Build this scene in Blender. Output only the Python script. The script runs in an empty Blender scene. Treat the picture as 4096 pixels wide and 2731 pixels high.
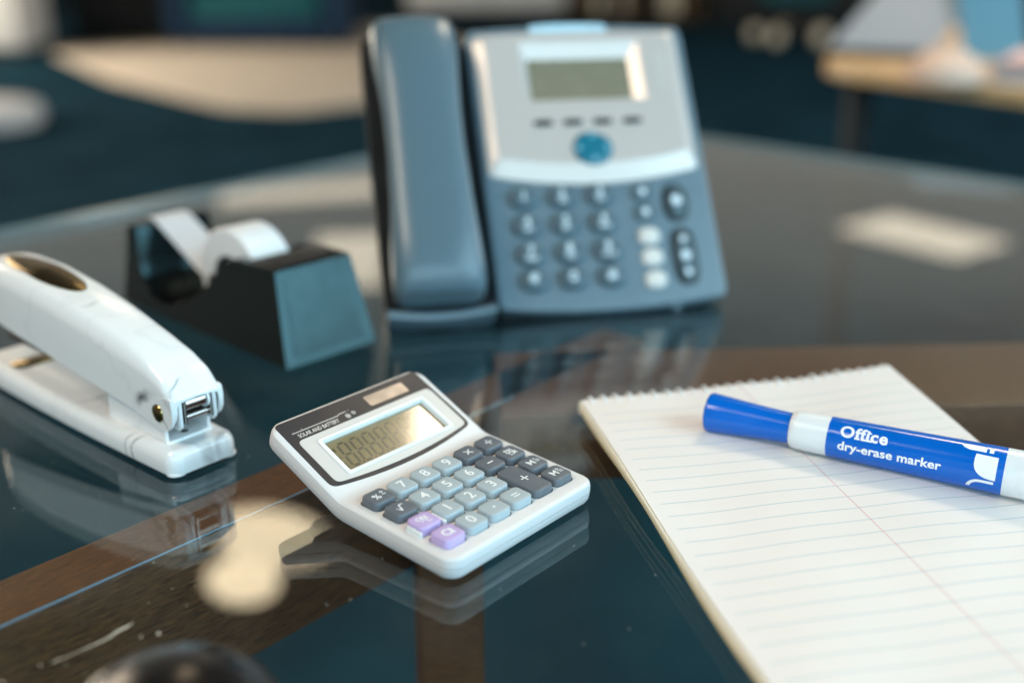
import bpy, bmesh, math, random
from math import sin, cos, radians, pi, tan
from mathutils import Vector, Matrix
random.seed(7)
S = bpy.context.scene
MM = 0.001

# ------------------------------------------------------------------ camera, world, lamps, exposure
cd = bpy.data.cameras.new('camera'); cam = bpy.data.objects.new('camera', cd); S.collection.objects.link(cam)
cd.sensor_width = 36.0; cd.sensor_fit = 'HORIZONTAL'; cd.lens = 39.55
cd.clip_start = 0.01; cd.clip_end = 80.0
cam.location = (0, 0, 0.21225); cam.rotation_euler = (radians(90 - 20.42), 0, 0)
cd.dof.use_dof = True; cd.dof.focus_distance = 0.428; cd.dof.aperture_fstop = 3.2
S.camera = cam
S.render.engine = 'CYCLES'
S.cycles.use_denoising = True
S.cycles.max_bounces = 7; S.cycles.transparent_max_bounces = 14; S.cycles.glossy_bounces = 5; S.cycles.diffuse_bounces = 3
S.cycles.use_adaptive_sampling = True; S.cycles.adaptive_threshold = 0.02; S.cycles.adaptive_min_samples = 24
S.cycles.caustics_reflective = False; S.cycles.caustics_refractive = False
S.cycles.sample_clamp_indirect = 6.0
S.view_settings.view_transform = 'Standard'; S.view_settings.look = 'None'
S.view_settings.gamma = 1.0; S.view_settings.exposure = 0.09

W = bpy.data.worlds.new('World'); S.world = W; W.use_nodes = True
nt = W.node_tree; bg = nt.nodes['Background']
# dim room: paler walls low down, a darker ceiling overhead, the same all the way round
tc = nt.nodes.new('ShaderNodeTexCoord'); sx = nt.nodes.new('ShaderNodeSeparateXYZ'); rp = nt.nodes.new('ShaderNodeValToRGB')
nt.links.new(tc.outputs['Generated'], sx.inputs[0]); nt.links.new(sx.outputs['Z'], rp.inputs[0]); nt.links.new(rp.outputs[0], bg.inputs[0])
e = rp.color_ramp.elements
e[0].position = 0.0; e[0].color = (0.31, 0.285, 0.25, 1)
e[1].position = 0.46; e[1].color = (0.042, 0.044, 0.044, 1)
n2 = e.new(0.27); n2.color = (0.25, 0.235, 0.21, 1)
bg.inputs[1].default_value = 1.0

def area(name, loc, target, sx_, sy_, power, col, roll=0.0):
    d = bpy.data.lights.new(name, 'AREA'); d.shape = 'RECTANGLE'; d.size = sx_; d.size_y = sy_; d.energy = power; d.color = col
    o = bpy.data.objects.new(name, d); S.collection.objects.link(o); o.location = loc
    q = (Vector(target) - Vector(loc)).to_track_quat('-Z', 'Y')
    o.rotation_euler = (q @ Matrix.Rotation(roll, 3, 'Z').to_quaternion()).to_euler()
    o['kind'] = 'helper'
    return o
# cool daylight: a tall window to the right and another behind the camera
COOL = (0.50, 0.83, 1.0)
area('window_light', (1.95, -0.43, 0.95), (-0.05, 0.5, 0.1), 2.0, 1.8, 62, COOL)
area('window_light', (0.15, -2.4, 1.0), (0.0, 0.5, 0.0), 3.3, 1.4, 60, COOL)
# warm light from the left
area('warm_side_light', (-2.6, 3.2, 1.2), (0.0, 0.6, 0.0), 1.2, 1.0, 20, (1.0, 0.82, 0.62))
area('far_fill_light', (-6.5, 6.5, 1.5), (-1.6, 8.2, -0.73), 2.4, 1.6, 330, (1.0, 0.88, 0.72))  # unseen fill lamp, added to brighten the rug
area('far_fill_light', (6.5, 4.0, 1.6), (1.0, 7.0, -0.73), 2.0, 1.6, 150, (0.85, 0.95, 1.0))  # unseen cool fill on the right, added to lift the far carpet
# ceiling fittings, 2 m above the desk
PW = (1.0, 0.84, 0.64)
area('ceiling_panel', (3.10, 8.25, 2.0), (3.10, 8.25, 0), 0.72, 1.05, 3.2, PW, 0.65)
area('ceiling_lamp', (-0.97, 3.50, 2.0), (-0.97, 3.50, 0), 0.25, 0.34, 1.15, (1.0, 0.78, 0.52), 0.5).data.shape = 'ELLIPSE'
area('ceiling_lamp', (-0.93, 3.80, 2.0), (-0.93, 3.80, 0), 0.36, 0.54, 2.2, (1.0, 0.78, 0.52), 0.9).data.shape = 'ELLIPSE'
area('ceiling_panel', (-1.15, 7.6, 2.0), (-1.15, 7.6, 0), 0.5, 1.3, 2.6, PW, 0.1)
area('ceiling_panel', (-1.8, 9.7, 2.0), (-1.8, 9.7, 0), 1.5, 0.6, 2.8, PW, 0.3)
area('ceiling_panel', (1.04, 2.08, 2.0), (1.04, 2.08, 0), 0.60, 0.8, 34, (1.0, 0.81, 0.57), 0.2)
area('ceiling_panel', (-1.35, -0.35, 2.0), (-1.35, -0.35, 0), 0.8, 0.9, 36, PW, 0.4)

# ------------------------------------------------------------------ materials
def lin(c): return tuple(((x/255)/12.92 if x/255 <= 0.04045 else ((x/255+0.055)/1.055)**2.4) for x in c)
MATS = {}
def mat(name, c, rough=0.5, metal=0.0, var=0.04, bump=0.0, scale=600.0, coat=0.0, spec=0.5, sub=0.0, rvar=0.06, stretch=None):
    """plain surface: base colour with a slight mottling, uneven gloss and fine relief"""
    if name in MATS: return MATS[name]
    m = bpy.data.materials.new(name); m.use_nodes = True; n = m.node_tree; b = n.nodes['Principled BSDF']
    t = n.nodes.new('ShaderNodeTexCoord'); mp = n.nodes.new('ShaderNodeMapping'); n.links.new(t.outputs['Object'], mp.inputs[0])
    if stretch: mp.inputs['Scale'].default_value = stretch
    nz = n.nodes.new('ShaderNodeTexNoise'); nz.inputs['Scale'].default_value = scale*0.12; nz.inputs['Detail'].default_value = 4
    n.links.new(mp.outputs[0], nz.inputs['Vector'])
    r = n.nodes.new('ShaderNodeMapRange'); n.links.new(nz.outputs['Fac'], r.inputs[0]); r.inputs[1].default_value = .3; r.inputs[2].default_value = .7
    r.inputs[3].default_value = 1-var; r.inputs[4].default_value = 1+var
    mx = n.nodes.new('ShaderNodeVectorMath'); mx.operation = 'SCALE'; mx.inputs[0].default_value = c; n.links.new(r.outputs[0], mx.inputs['Scale'])
    n.links.new(mx.outputs[0], b.inputs['Base Color'])
    r2 = n.nodes.new('ShaderNodeMapRange'); n.links.new(nz.outputs['Fac'], r2.inputs[0]); r2.inputs[1].default_value = .3; r2.inputs[2].default_value = .7
    r2.inputs[3].default_value = max(rough-rvar, 0.02); r2.inputs[4].default_value = min(rough+rvar, 1); n.links.new(r2.outputs[0], b.inputs['Roughness'])
    b.inputs['Metallic'].default_value = metal; b.inputs['Specular IOR Level'].default_value = spec
    b.inputs['Coat Weight'].default_value = coat; b.inputs['Coat Roughness'].default_value = 0.05
    if sub: b.inputs['Subsurface Weight'].default_value = sub; b.inputs['Subsurface Scale'].default_value = 0.002
    if bump:
        nb = n.nodes.new('ShaderNodeTexNoise'); nb.inputs['Scale'].default_value = scale*4; nb.inputs['Detail'].default_value = 3; n.links.new(mp.outputs[0], nb.inputs['Vector'])
        bp = n.nodes.new('ShaderNodeBump'); bp.inputs['Strength'].default_value = bump; bp.inputs['Distance'].default_value = 0.0002
        n.links.new(nb.outputs['Fac'], bp.inputs['Height']); n.links.new(bp.outputs[0], b.inputs['Normal'])
    MATS[name] = m; return m

def mth(n, op, a, b=None, c=None):
    x = n.nodes.new('ShaderNodeMath'); x.operation = op
    for i, v in enumerate((a, b, c)):
        if v is None: continue
        if isinstance(v, (int, float)): x.inputs[i].default_value = v
        else: n.links.new(v, x.inputs[i])
    return x.outputs[0]

M_shell = mat('calculator_plastic', lin((220, 214, 212)), 0.46, bump=0.10, var=0.015)
M_label = mat('label_print', lin((40, 40, 46)), 0.42, var=0.04, spec=0.3)
M_panel = mat('screen_surround_print', lin((203, 195, 190)), 0.42, bump=0.12, var=0.015)
M_rim = mat('screen_rim_plastic', lin((232, 234, 234)), 0.32)
M_keyl = mat('pale_key_rubber', lin((168, 178, 183)), 0.46, bump=0.08, var=0.02)
M_keyd = mat('dark_key_rubber', lin((98, 103, 110)), 0.42, bump=0.12, var=0.05)
M_keyp = mat('purple_key_rubber', lin((190, 166, 212)), 0.5, sub=0.1)
M_print = mat('white_print', lin((240, 240, 240)), 0.5, var=0.0)
M_labelprint = mat('silver_print', lin((205, 195, 190)), 0.45)
M_solar = mat('solar_cell', lin((182, 152, 132)), 0.16, var=0.08, scale=900, spec=0.7)
M_lcd = mat('liquid_crystal', lin((136, 119, 88)), 0.12, var=0.06, spec=0.8, coat=1.0, rvar=0.03)
M_seg = mat('liquid_crystal_segment', lin((94, 86, 70)), 0.14, var=0.03, spec=0.8, coat=1.0, rvar=0.03)
M_gap_shade = mat('painted_gap_shade', lin((70, 66, 66)), 0.8)  # dark colour painted in for the shade of a groove and a hole
M_black = mat('dispenser_plastic', lin((11, 11, 11)), 0.20, bump=0.02, var=0.02, rvar=0.03, scale=900, spec=0.55)
M_black.node_tree.nodes['Principled BSDF'].inputs['Specular Tint'].default_value = (0.55, 0.93, 1.0, 1)  # gloss tinted teal: cool colour of the reflected light put into the plastic
M_pgrey = mat('phone_grey_plastic', lin((100, 118, 128)), 0.34, bump=0.12, var=0.03)
M_pdark = mat('phone_dark_plastic', lin((22, 24, 26)), 0.35)
M_hand = mat('handset_plastic', lin((86, 106, 116)), 0.32, var=0.004, rvar=0.01, coat=0.0)
M_silver = mat('phone_silver_paint', lin((204, 192, 185)), 0.28, metal=0.2, var=0.004, rvar=0.005)
M_pkey = mat('phone_key_rubber', lin((72, 92, 102)), 0.40)
M_pwhite = mat('phone_pale_key', lin((212, 206, 200)), 0.4)
M_pteal = mat('navigation_key', lin((16, 104, 124)), 0.33)
M_plcd = mat('phone_screen', lin((128, 121, 102)), 0.25, var=0.02)
M_gold = mat('polished_brass', lin((150, 130, 84)), 0.20, metal=1.0, var=0.05)
M_steel = mat('steel', lin((176, 166, 160)), 0.22, metal=1.0)
M_rubber = mat('black_rubber', lin((14, 15, 17)), 0.6)
M_tape = mat('matte_adhesive_tape', lin((228, 226, 226)), 0.45, sub=0.2, var=0.02)
M_blue = mat('marker_blue_plastic', lin((0, 98, 196)), 0.16, var=0.03, rvar=0.06, spec=0.5)
M_mwhite = mat('marker_white_plastic', lin((226, 228, 230)), 0.28, sub=0.15, var=0.01)
M_card = mat('cream_card', lin((206, 194, 160)), 0.8)
M_sheet = mat('cream_sheet_edge', lin((236, 230, 214)), 0.7)
M_wire = mat('white_coated_wire', lin((232, 232, 232)), 0.35)
M_mouse = mat('glossy_black_plastic', lin((15, 14, 14)), 0.20, var=0.1)
M_navy = mat('navy_fabric', lin((6, 44, 72)), 0.9, scale=60)
M_teal = mat('teal_fabric', lin((8, 84, 92)), 0.9, scale=60)
M_char = mat('charcoal_paint', lin((20, 22, 20)), 0.6, scale=60)
M_whitep = mat('white_lacquer', lin((226, 224, 220)), 0.5, scale=60)
M_beige = mat('beige_wool', lin((214, 200, 182)), 0.95, scale=40, var=0.06)
M_cream = mat('cream_plastic', lin((238, 226, 200)), 0.5, scale=60)
M_greym = mat('grey_painted_metal', lin((168, 168, 172)), 0.4, scale=60)
M_bluef = mat('blue_card', lin((92, 150, 178)), 0.6, scale=60)
M_pink = mat('pink_paper', lin((226, 190, 190)), 0.8, scale=60)
M_white2 = mat('white_paper', lin((228, 226, 226)), 0.8, scale=60)
M_clay = mat('pale_clay', lin((214, 184, 166)), 0.6, scale=60)

def wood(name, c0, c1, st, rough=0.4, sc=30):
    m = bpy.data.materials.new(name); m.use_nodes = True; n = m.node_tree; b = n.nodes['Principled BSDF']
    t = n.nodes.new('ShaderNodeTexCoord'); mp = n.nodes.new('ShaderNodeMapping'); mp.inputs['Scale'].default_value = st; n.links.new(t.outputs['Object'], mp.inputs[0])
    a = n.nodes.new('ShaderNodeTexNoise'); a.inputs['Scale'].default_value = sc; a.inputs['Detail'].default_value = 8; a.inputs['Distortion'].default_value = .6; n.links.new(mp.outputs[0], a.inputs['Vector'])
    r = n.nodes.new('ShaderNodeValToRGB'); r.color_ramp.elements[0].color = (*c0, 1); r.color_ramp.elements[1].color = (*c1, 1)
    r.color_ramp.elements[0].position = .3; r.color_ramp.elements[1].position = .72
    n.links.new(a.outputs['Fac'], r.inputs[0]); n.links.new(r.outputs[0], b.inputs['Base Color']); b.inputs['Roughness'].default_value = rough
    return m
M_walnut = wood('walnut', lin((84, 44, 18)), lin((140, 82, 42)), (10, 90, 60), 0.42, 14)
M_oak = wood('pale_oak', lin((198, 160, 112)), lin((224, 194, 150)), (2, 12, 12), 0.35, 4)
M_shelf = wood('brown_wood', lin((60, 44, 22)), lin((120, 94, 50)), (1, 6, 6), 0.5, 3)

def marble():
    m = bpy.data.materials.new('veined_white_enamel'); m.use_nodes = True; n = m.node_tree; b = n.nodes['Principled BSDF']
    t = n.nodes.new('ShaderNodeTexCoord')
    nz = n.nodes.new('ShaderNodeTexNoise'); nz.inputs['Scale'].default_value = 90; nz.inputs['Detail'].default_value = 6; n.links.new(t.outputs['Object'], nz.inputs['Vector'])
    nf = n.nodes.new('ShaderNodeTexNoise'); nf.inputs['Scale'].default_value = 45; nf.inputs['Detail'].default_value = 2; n.links.new(t.outputs['Object'], nf.inputs['Vector'])
    total = None
    # individual veins: pieces of spherical shells (centre, radius, half width, strength) in the stapler's own millimetres
    # each fades out beyond (mask centre, mask radius)
    for (cx, cy, cz, R, w, k, mx_, my_, mz_, mr) in [(4, 14, 15, 18.0, 1.3, 1.0, 4, 17, 33, 15), (3, 2, 28, 9, .35, .8, 4, 7, 28, 9), (14, 4, 31, 9.5, .45, .6, 8, 6, 37, 8),
                                  (0, 14, 4, 14.5, .35, .7, 1, 28, 6, 8), (0, 14, 4, 19.5, .3, .6, 1, 33, 6, 8), (27, 2, 6, 7, 1.1, .5, 27, 0, 8, 8), (24, 12, 3, 15, .7, .4, 20, 4, 9, 12),
                                  (16, 60, 40, 22, .6, .35, 20, 70, 58, 14), (16, 110, 5, 34, .8, .3, 16, 80, 11, 18)]:
        d = n.nodes.new('ShaderNodeVectorMath'); d.operation = 'DISTANCE'; n.links.new(t.outputs['Object'], d.inputs[0]); d.inputs[1].default_value = (cx*MM, cy*MM, cz*MM)
        q = mth(n, 'SUBTRACT', d.outputs['Value'], R*MM)
        q = mth(n, 'ADD', q, mth(n, 'MULTIPLY', mth(n, 'SUBTRACT', nz.outputs['Fac'], 0.5), 0.007))
        q = mth(n, 'ABSOLUTE', q)
        r = n.nodes.new('ShaderNodeMapRange'); n.links.new(q, r.inputs[0]); r.inputs[1].default_value = 0; r.inputs[2].default_value = w*MM*2.3; r.inputs[3].default_value = k; r.inputs[4].default_value = 0
        g = n.nodes.new('ShaderNodeMapRange'); n.links.new(nf.outputs['Fac'], g.inputs[0]); g.inputs[1].default_value = .30; g.inputs[2].default_value = .48
        v = mth(n, 'MULTIPLY', r.outputs[0], g.outputs[0])
        dm = n.nodes.new('ShaderNodeVectorMath'); dm.operation = 'DISTANCE'; n.links.new(t.outputs['Object'], dm.inputs[0]); dm.inputs[1].default_value = (mx_*MM, my_*MM, mz_*MM)
        fm = n.nodes.new('ShaderNodeMapRange'); n.links.new(dm.outputs['Value'], fm.inputs[0]); fm.inputs[1].default_value = mr*MM*.6; fm.inputs[2].default_value = mr*MM; fm.inputs[3].default_value = 1; fm.inputs[4].default_value = 0
        v = mth(n, 'MULTIPLY', v, fm.outputs[0])
        total = v if total is None else mth(n, 'MAXIMUM', total, v)
    n4 = n.nodes.new('ShaderNodeTexNoise'); n4.inputs['Scale'].default_value = 17; n4.inputs['Detail'].default_value = 7; n.links.new(t.outputs['Object'], n4.inputs['Vector'])
    th = n.nodes.new('ShaderNodeMapRange'); n.links.new(mth(n, 'ABSOLUTE', mth(n, 'SUBTRACT', n4.outputs['Fac'], 0.56)), th.inputs[0]); th.inputs[1].default_value = 0; th.inputs[2].default_value = 0.02; th.inputs[3].default_value = 0.13; th.inputs[4].default_value = 0
    total = mth(n, 'MAXIMUM', total, mth(n, 'MULTIPLY', th.outputs[0], nf.outputs['Fac']))
    mx = n.nodes.new('ShaderNodeMix'); mx.data_type = 'RGBA'; n.links.new(total, mx.inputs[0])
    mx.inputs[6].default_value = (*lin((234, 234, 234)), 1); mx.inputs[7].default_value = (*lin((66, 66, 70)), 1)
    n.links.new(mx.outputs[2], b.inputs['Base Color']); b.inputs['Roughness'].default_value = 0.22; b.inputs['Coat Weight'].default_value = 0.35; b.inputs['Coat Roughness'].default_value = 0.08
    return m
M_marble = marble()

def glass():
    """clear plate: see-through with mirror reflection growing towards grazing view; a little dust on it"""
    m = bpy.data.materials.new('plate_glass'); m.use_nodes = True; n = m.node_tree; n.nodes.remove(n.nodes['Principled BSDF'])
    out = n.nodes['Material Output']
    lw = n.nodes.new('ShaderNodeLayerWeight'); lw.inputs['Blend'].default_value = 0.5
    p5 = mth(n, 'POWER', lw.outputs['Facing'], 5.0); F = mth(n, 'ADD', mth(n, 'MULTIPLY', p5, 0.93), 0.066)
    tr = n.nodes.new('ShaderNodeBsdfTransparent'); tr.inputs[0].default_value = (0.90, 0.955, 0.95, 1)
    gl = n.nodes.new('ShaderNodeBsdfGlossy'); gl.inputs['Roughness'].default_value = 0.012; gl.inputs[0].default_value = (1, 1, 1, 1)
    mx = n.nodes.new('ShaderNodeMixShader'); n.links.new(F, mx.inputs[0]); n.links.new(tr.outputs[0], mx.inputs[1]); n.links.new(gl.outputs[0], mx.inputs[2])
    t = n.nodes.new('ShaderNodeTexCoord')
    vo = n.nodes.new('ShaderNodeTexVoronoi'); vo.inputs['Scale'].default_value = 260; n.links.new(t.outputs['Object'], vo.inputs['Vector'])
    nz = n.nodes.new('ShaderNodeTexNoise'); nz.inputs['Scale'].default_value = 9; n.links.new(t.outputs['Object'], nz.inputs['Vector'])
    sp = mth(n, 'LESS_THAN', vo.outputs['Distance'], 0.085)
    sc = n.nodes.new('ShaderNodeSeparateColor'); n.links.new(vo.outputs['Color'], sc.inputs[0])
    sp = mth(n, 'MULTIPLY', sp, mth(n, 'GREATER_THAN', mth(n, 'ADD', sc.outputs[0], mth(n, 'MULTIPLY', nz.outputs['Fac'], 0.6)), 1.22))
    n3 = n.nodes.new('ShaderNodeTexNoise'); n3.inputs['Scale'].default_value = 22; n3.inputs['Detail'].default_value = 6; n.links.new(t.outputs['Object'], n3.inputs['Vector'])
    smear = n.nodes.new('ShaderNodeMapRange'); n.links.new(n3.outputs['Fac'], smear.inputs[0]); smear.inputs[1].default_value = .45; smear.inputs[2].default_value = .8; smear.inputs[3].default_value = 0.0; smear.inputs[4].default_value = 0.010
    df = n.nodes.new('ShaderNodeBsdfDiffuse'); df.inputs[0].default_value = (.7, .7, .68, 1)
    m2 = n.nodes.new('ShaderNodeMixShader'); n.links.new(mth(n, 'MAXIMUM', mth(n, 'MULTIPLY', sp, 0.5), smear.outputs[0]), m2.inputs[0]); n.links.new(mx.outputs[0], m2.inputs[1]); n.links.new(df.outputs[0], m2.inputs[2])
    n.links.new(m2.outputs[0], out.inputs[0])
    return m
M_glass = glass()
M_glassedge = mat('polished_glass_edge', lin((104, 124, 130)), 0.14, spec=0.8, var=0.03, scale=60)

def carpet():
    m = bpy.data.materials.new('dark_teal_carpet'); m.use_nodes = True; n = m.node_tree; b = n.nodes['Principled BSDF']
    t = n.nodes.new('ShaderNodeTexCoord')
    a = n.nodes.new('ShaderNodeTexNoise'); a.inputs['Scale'].default_value = 3.0; a.inputs['Detail'].default_value = 10; n.links.new(t.outputs['Object'], a.inputs['Vector'])
    r = n.nodes.new('ShaderNodeValToRGB'); r.color_ramp.elements[0].color = (*lin((18, 48, 62)), 1); r.color_ramp.elements[1].color = (*lin((27, 64, 79)), 1)
    r.color_ramp.elements[0].position = .35; r.color_ramp.elements[1].position = .65
    n.links.new(a.outputs['Fac'], r.inputs[0]); n.links.new(r.outputs[0], b.inputs['Base Color']); b.inputs['Roughness'].default_value = 1.0; b.inputs['Specular IOR Level'].default_value = 0.05
    f = n.nodes.new('ShaderNodeTexNoise'); f.inputs['Scale'].default_value = 350; n.links.new(t.outputs['Object'], f.inputs['Vector'])
    bp = n.nodes.new('ShaderNodeBump'); bp.inputs['Strength'].default_value = .6; bp.inputs['Distance'].default_value = .004; n.links.new(f.outputs['Fac'], bp.inputs['Height']); n.links.new(bp.outputs[0], b.inputs['Normal'])
    return m
M_carpet = carpet()

def paper():
    """ruled writing paper; the UV map holds millimetres from the sheet's upper left"""
    m = bpy.data.materials.new('ruled_paper'); m.use_nodes = True; n = m.node_tree; b = n.nodes['Principled BSDF']
    uv = n.nodes.new('ShaderNodeUVMap'); uv.uv_map = 'mm'; s = n.nodes.new('ShaderNodeSeparateXYZ'); n.links.new(uv.outputs[0], s.inputs[0])
    u, v = mth(n, 'MULTIPLY', s.outputs[0], 100.0), mth(n, 'MULTIPLY', s.outputs[1], 100.0)
    md = mth(n, 'PINGPONG', v, 8.73/2)                    # 0 on each ruled line
    line = mth(n, 'LESS_THAN', md, 0.14)
    line = mth(n, 'MULTIPLY', line, mth(n, 'GREATER_THAN', u, 4.3)); line = mth(n, 'MULTIPLY', line, mth(n, 'GREATER_THAN', v, -2.0)); line = mth(n, 'MULTIPLY', line, mth(n, 'LESS_THAN', u, 149.0))
    # (the ping-pong also peaks half way between lines, where its value is large, so only whole multiples are drawn)
    red = mth(n, 'LESS_THAN', mth(n, 'ABSOLUTE', mth(n, 'SUBTRACT', u, 76.0)), 0.17)
    nz = n.nodes.new('ShaderNodeTexNoise'); nz.inputs['Scale'].default_value = 40; t = n.nodes.new('ShaderNodeTexCoord'); n.links.new(t.outputs['Object'], nz.inputs['Vector']); nz.inputs['Detail'].default_value = 6
    r = n.nodes.new('ShaderNodeValToRGB'); r.color_ramp.elements[0].color = (*lin((226, 218, 214)), 1); r.color_ramp.elements[1].color = (*lin((233, 226, 222)), 1); n.links.new(nz.outputs['Fac'], r.inputs[0])
    a = n.nodes.new('ShaderNodeMix'); a.data_type = 'RGBA'; n.links.new(mth(n, 'MULTIPLY', line, 0.75), a.inputs[0]); n.links.new(r.outputs[0], a.inputs[6]); a.inputs[7].default_value = (*lin((86, 150, 176)), 1)
    c = n.nodes.new('ShaderNodeMix'); c.data_type = 'RGBA'; n.links.new(mth(n, 'MULTIPLY', red, 0.62), c.inputs[0]); n.links.new(a.outputs[2], c.inputs[6]); c.inputs[7].default_value = (*lin((196, 72, 92)), 1)
    n.links.new(c.outputs[2], b.inputs['Base Color']); b.inputs['Roughness'].default_value = .65; b.inputs['Specular IOR Level'].default_value = .3
    nb = n.nodes.new('ShaderNodeTexNoise'); nb.inputs['Scale'].default_value = 1800; n.links.new(t.outputs['Object'], nb.inputs['Vector'])
    bp = n.nodes.new('ShaderNodeBump'); bp.inputs['Strength'].default_value = .12; bp.inputs['Distance'].default_value = .0002; n.links.new(nb.outputs['Fac'], bp.inputs['Height']); n.links.new(bp.outputs[0], b.inputs['Normal'])
    return m
M_paper = paper()

# ------------------------------------------------------------------ mesh helpers (millimetres)
def thing(name, label, cat, loc=(0, 0, 0), rz=0.0, group=None):
    o = bpy.data.objects.new(name, None); S.collection.objects.link(o); o.empty_display_size = .01
    o.location = [x*MM for x in loc]; o.rotation_euler = (0, 0, radians(rz)); o['label'] = label; o['category'] = cat
    if group: o['group'] = group
    return o
def tag(o, label, cat, group=None):
    o['label'] = label; o['category'] = cat
    if group: o['group'] = group
    return o
def mk(name, vf, material, parent=None, smooth=40, label=None):
    me = bpy.data.meshes.new(name); V, F = vf
    me.from_pydata([(a*MM, b*MM, c*MM) for a, b, c in V], [], F); me.update()
    bm = bmesh.new(); bm.from_mesh(me); bmesh.ops.recalc_face_normals(bm, faces=bm.faces); bm.to_mesh(me); bm.free()
    if smooth:
        me.polygons.foreach_set('use_smooth', [True]*len(me.polygons)); me.set_sharp_from_angle(angle=radians(smooth))
    me.materials.append(material)
    o = bpy.data.objects.new(name, me); S.collection.objects.link(o)
    if parent: o.parent = parent
    if label: o['label'] = label
    return o
def inst(src, parent, loc=(0, 0, 0), rz=0.0, name=None):
    o = src.copy(); S.collection.objects.link(o); o.parent = parent; o.location = [x*MM for x in loc]; o.rotation_euler = (0, 0, rz)
    if name: o.name = name
    return o
ID = lambda u, v, w: (u, v, w)
def merge(*parts):
    V, F = [], []
    for v, f in parts:
        k = len(V); V += list(v); F += [tuple(i+k for i in q) for q in f]
    return V, F
def rr(u0, u1, v0, v1, r, ins=0.0, n=5, vs=()):
    q = max(r-ins, 0.02); a, b, c, d = u0+ins, u1-ins, v0+ins, v1-ins; R = []
    for i in range(n+1):
        t = -pi/2 + pi/2*i/n; R.append((b-q+q*cos(t), c+q+q*sin(t)))
    R += [(b, v) for v in vs if c+q+.2 < v < d-q-.2]
    for i in range(n+1):
        t = pi/2*i/n; R.append((b-q+q*cos(t), d-q+q*sin(t)))
    m = (a+b)/2; L = [(2*m-x, y) for x, y in R]
    return R, L
def slab(u0, u1, v0, v1, r, layers, P=ID, n=5, vs=(), caps=(1, 1)):
    """rounded-rectangle solid: layers = (inset, height) from bottom to top"""
    V, F = [], []; loops = []
    for ins, w in layers:
        R, L = rr(u0, u1, v0, v1, r, ins, n, vs); k = len(V); h = len(R)
        V += [P(x, y, w) for x, y in R] + [P(x, y, w) for x, y in reversed(L)]; loops.append((k, h))
    N = 2*loops[0][1]
    for (k, h), (k2, _) in zip(loops, loops[1:]):
        F += [(k+i, k+(i+1) % N, k2+(i+1) % N, k2+i) for i in range(N)]
    for ci, (k, h) in ((0, loops[0]), (1, loops[-1])):
        if caps[ci]: F += [(k+i, k+i+1, k+N-2-i, k+N-1-i) for i in range(h-1)]
    return V, F
def inset(pts, d):
    n = len(pts); A = sum(pts[i][0]*pts[(i+1) % n][1]-pts[(i+1) % n][0]*pts[i][1] for i in range(n)); sg = 1 if A > 0 else -1; out = []
    for i in range(n):
        p0, p1, p2 = Vector(pts[i-1]), Vector(pts[i]), Vector(pts[(i+1) % n])
        a, b = (p1-p0).normalized(), (p2-p1).normalized(); na, nb = Vector((-a.y, a.x))*sg, Vector((-b.y, b.x))*sg
        m = (na+nb); m = m/max(m.length_squared/2, .3); out.append(tuple(p1+m*d))
    return out
def plate(pts, layers, P=ID):
    """any outline, extruded through (inset, height) layers"""
    V, F = [], []; n = len(pts)
    for i, (ins, w) in enumerate(layers):
        q = inset(pts, ins) if abs(ins) > 1e-6 else pts; V += [P(x, y, w) for x, y in q]
        if i: F += [((i-1)*n+j, (i-1)*n+(j+1) % n, i*n+(j+1) % n, i*n+j) for j in range(n)]
    F.append(tuple(range(n-1, -1, -1))); F.append(tuple((len(layers)-1)*n+j for j in range(n)))
    return V, F
def flat(pts, w, P=ID):
    return [P(x, y, w) for x, y in pts], [tuple(range(len(pts)))]
def box(x0, x1, y0, y1, z0, z1, b=0.0):
    b = min(b, (x1-x0)/2.2, (y1-y0)/2.2, (z1-z0)/2.2)
    if b <= 0: return slab(x0, x1, y0, y1, 0, [(0, z0), (0, z1)], n=1)
    return slab(x0, x1, y0, y1, b, [(b, z0), (b*.3, z0+b*.3), (0, z0+b), (0, z1-b), (b*.3, z1-b*.3), (b, z1)], n=3)
def lathe(prof, P, n=40, cap=(1, 1)):
    """prof = (along, radius); P(along, a, b) places it"""
    V, F = [], []
    for x, r in prof: V += [P(x, r*cos(2*pi*i/n), r*sin(2*pi*i/n)) for i in range(n)]
    for k in range(len(prof)-1): F += [(k*n+i, k*n+(i+1) % n, (k+1)*n+(i+1) % n, (k+1)*n+i) for i in range(n)]
    if cap[0]: F.append(tuple(range(n)))
    if cap[1]: F.append(tuple((len(prof)-1)*n+i for i in range(n)))
    return V, F
def upright(cx, cy): return lambda z, a, b: (cx+a, cy+b, z)
def loft(rings, closed=True, caps=True):
    V, F = [], []; n = len(rings[0])
    for r in rings: V += r
    for k in range(len(rings)-1):
        for i in range(n if closed else n-1): F.append((k*n+i, k*n+(i+1) % n, (k+1)*n+(i+1) % n, (k+1)*n+i))
    if caps: F.append(tuple(range(n))); F.append(tuple((len(rings)-1)*n+i for i in range(n)))
    return V, F
def tube(pts, r, n=8, closed=False):
    P = [Vector(p) for p in pts]; rings = []
    for i, p in enumerate(P):
        a = P[i-1] if (i or closed) else P[0]; b = P[(i+1) % len(P)] if (i < len(P)-1 or closed) else P[-1]
        t = (b-a).normalized(); x = t.orthogonal().normalized() if i == 0 else (x - t*x.dot(t)).normalized(); y = t.cross(x)
        rings.append([tuple(p+x*r*cos(2*pi*j/n)+y*r*sin(2*pi*j/n)) for j in range(n)])
    if closed: rings.append(rings[0])
    return loft(rings, True, not closed)
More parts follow.
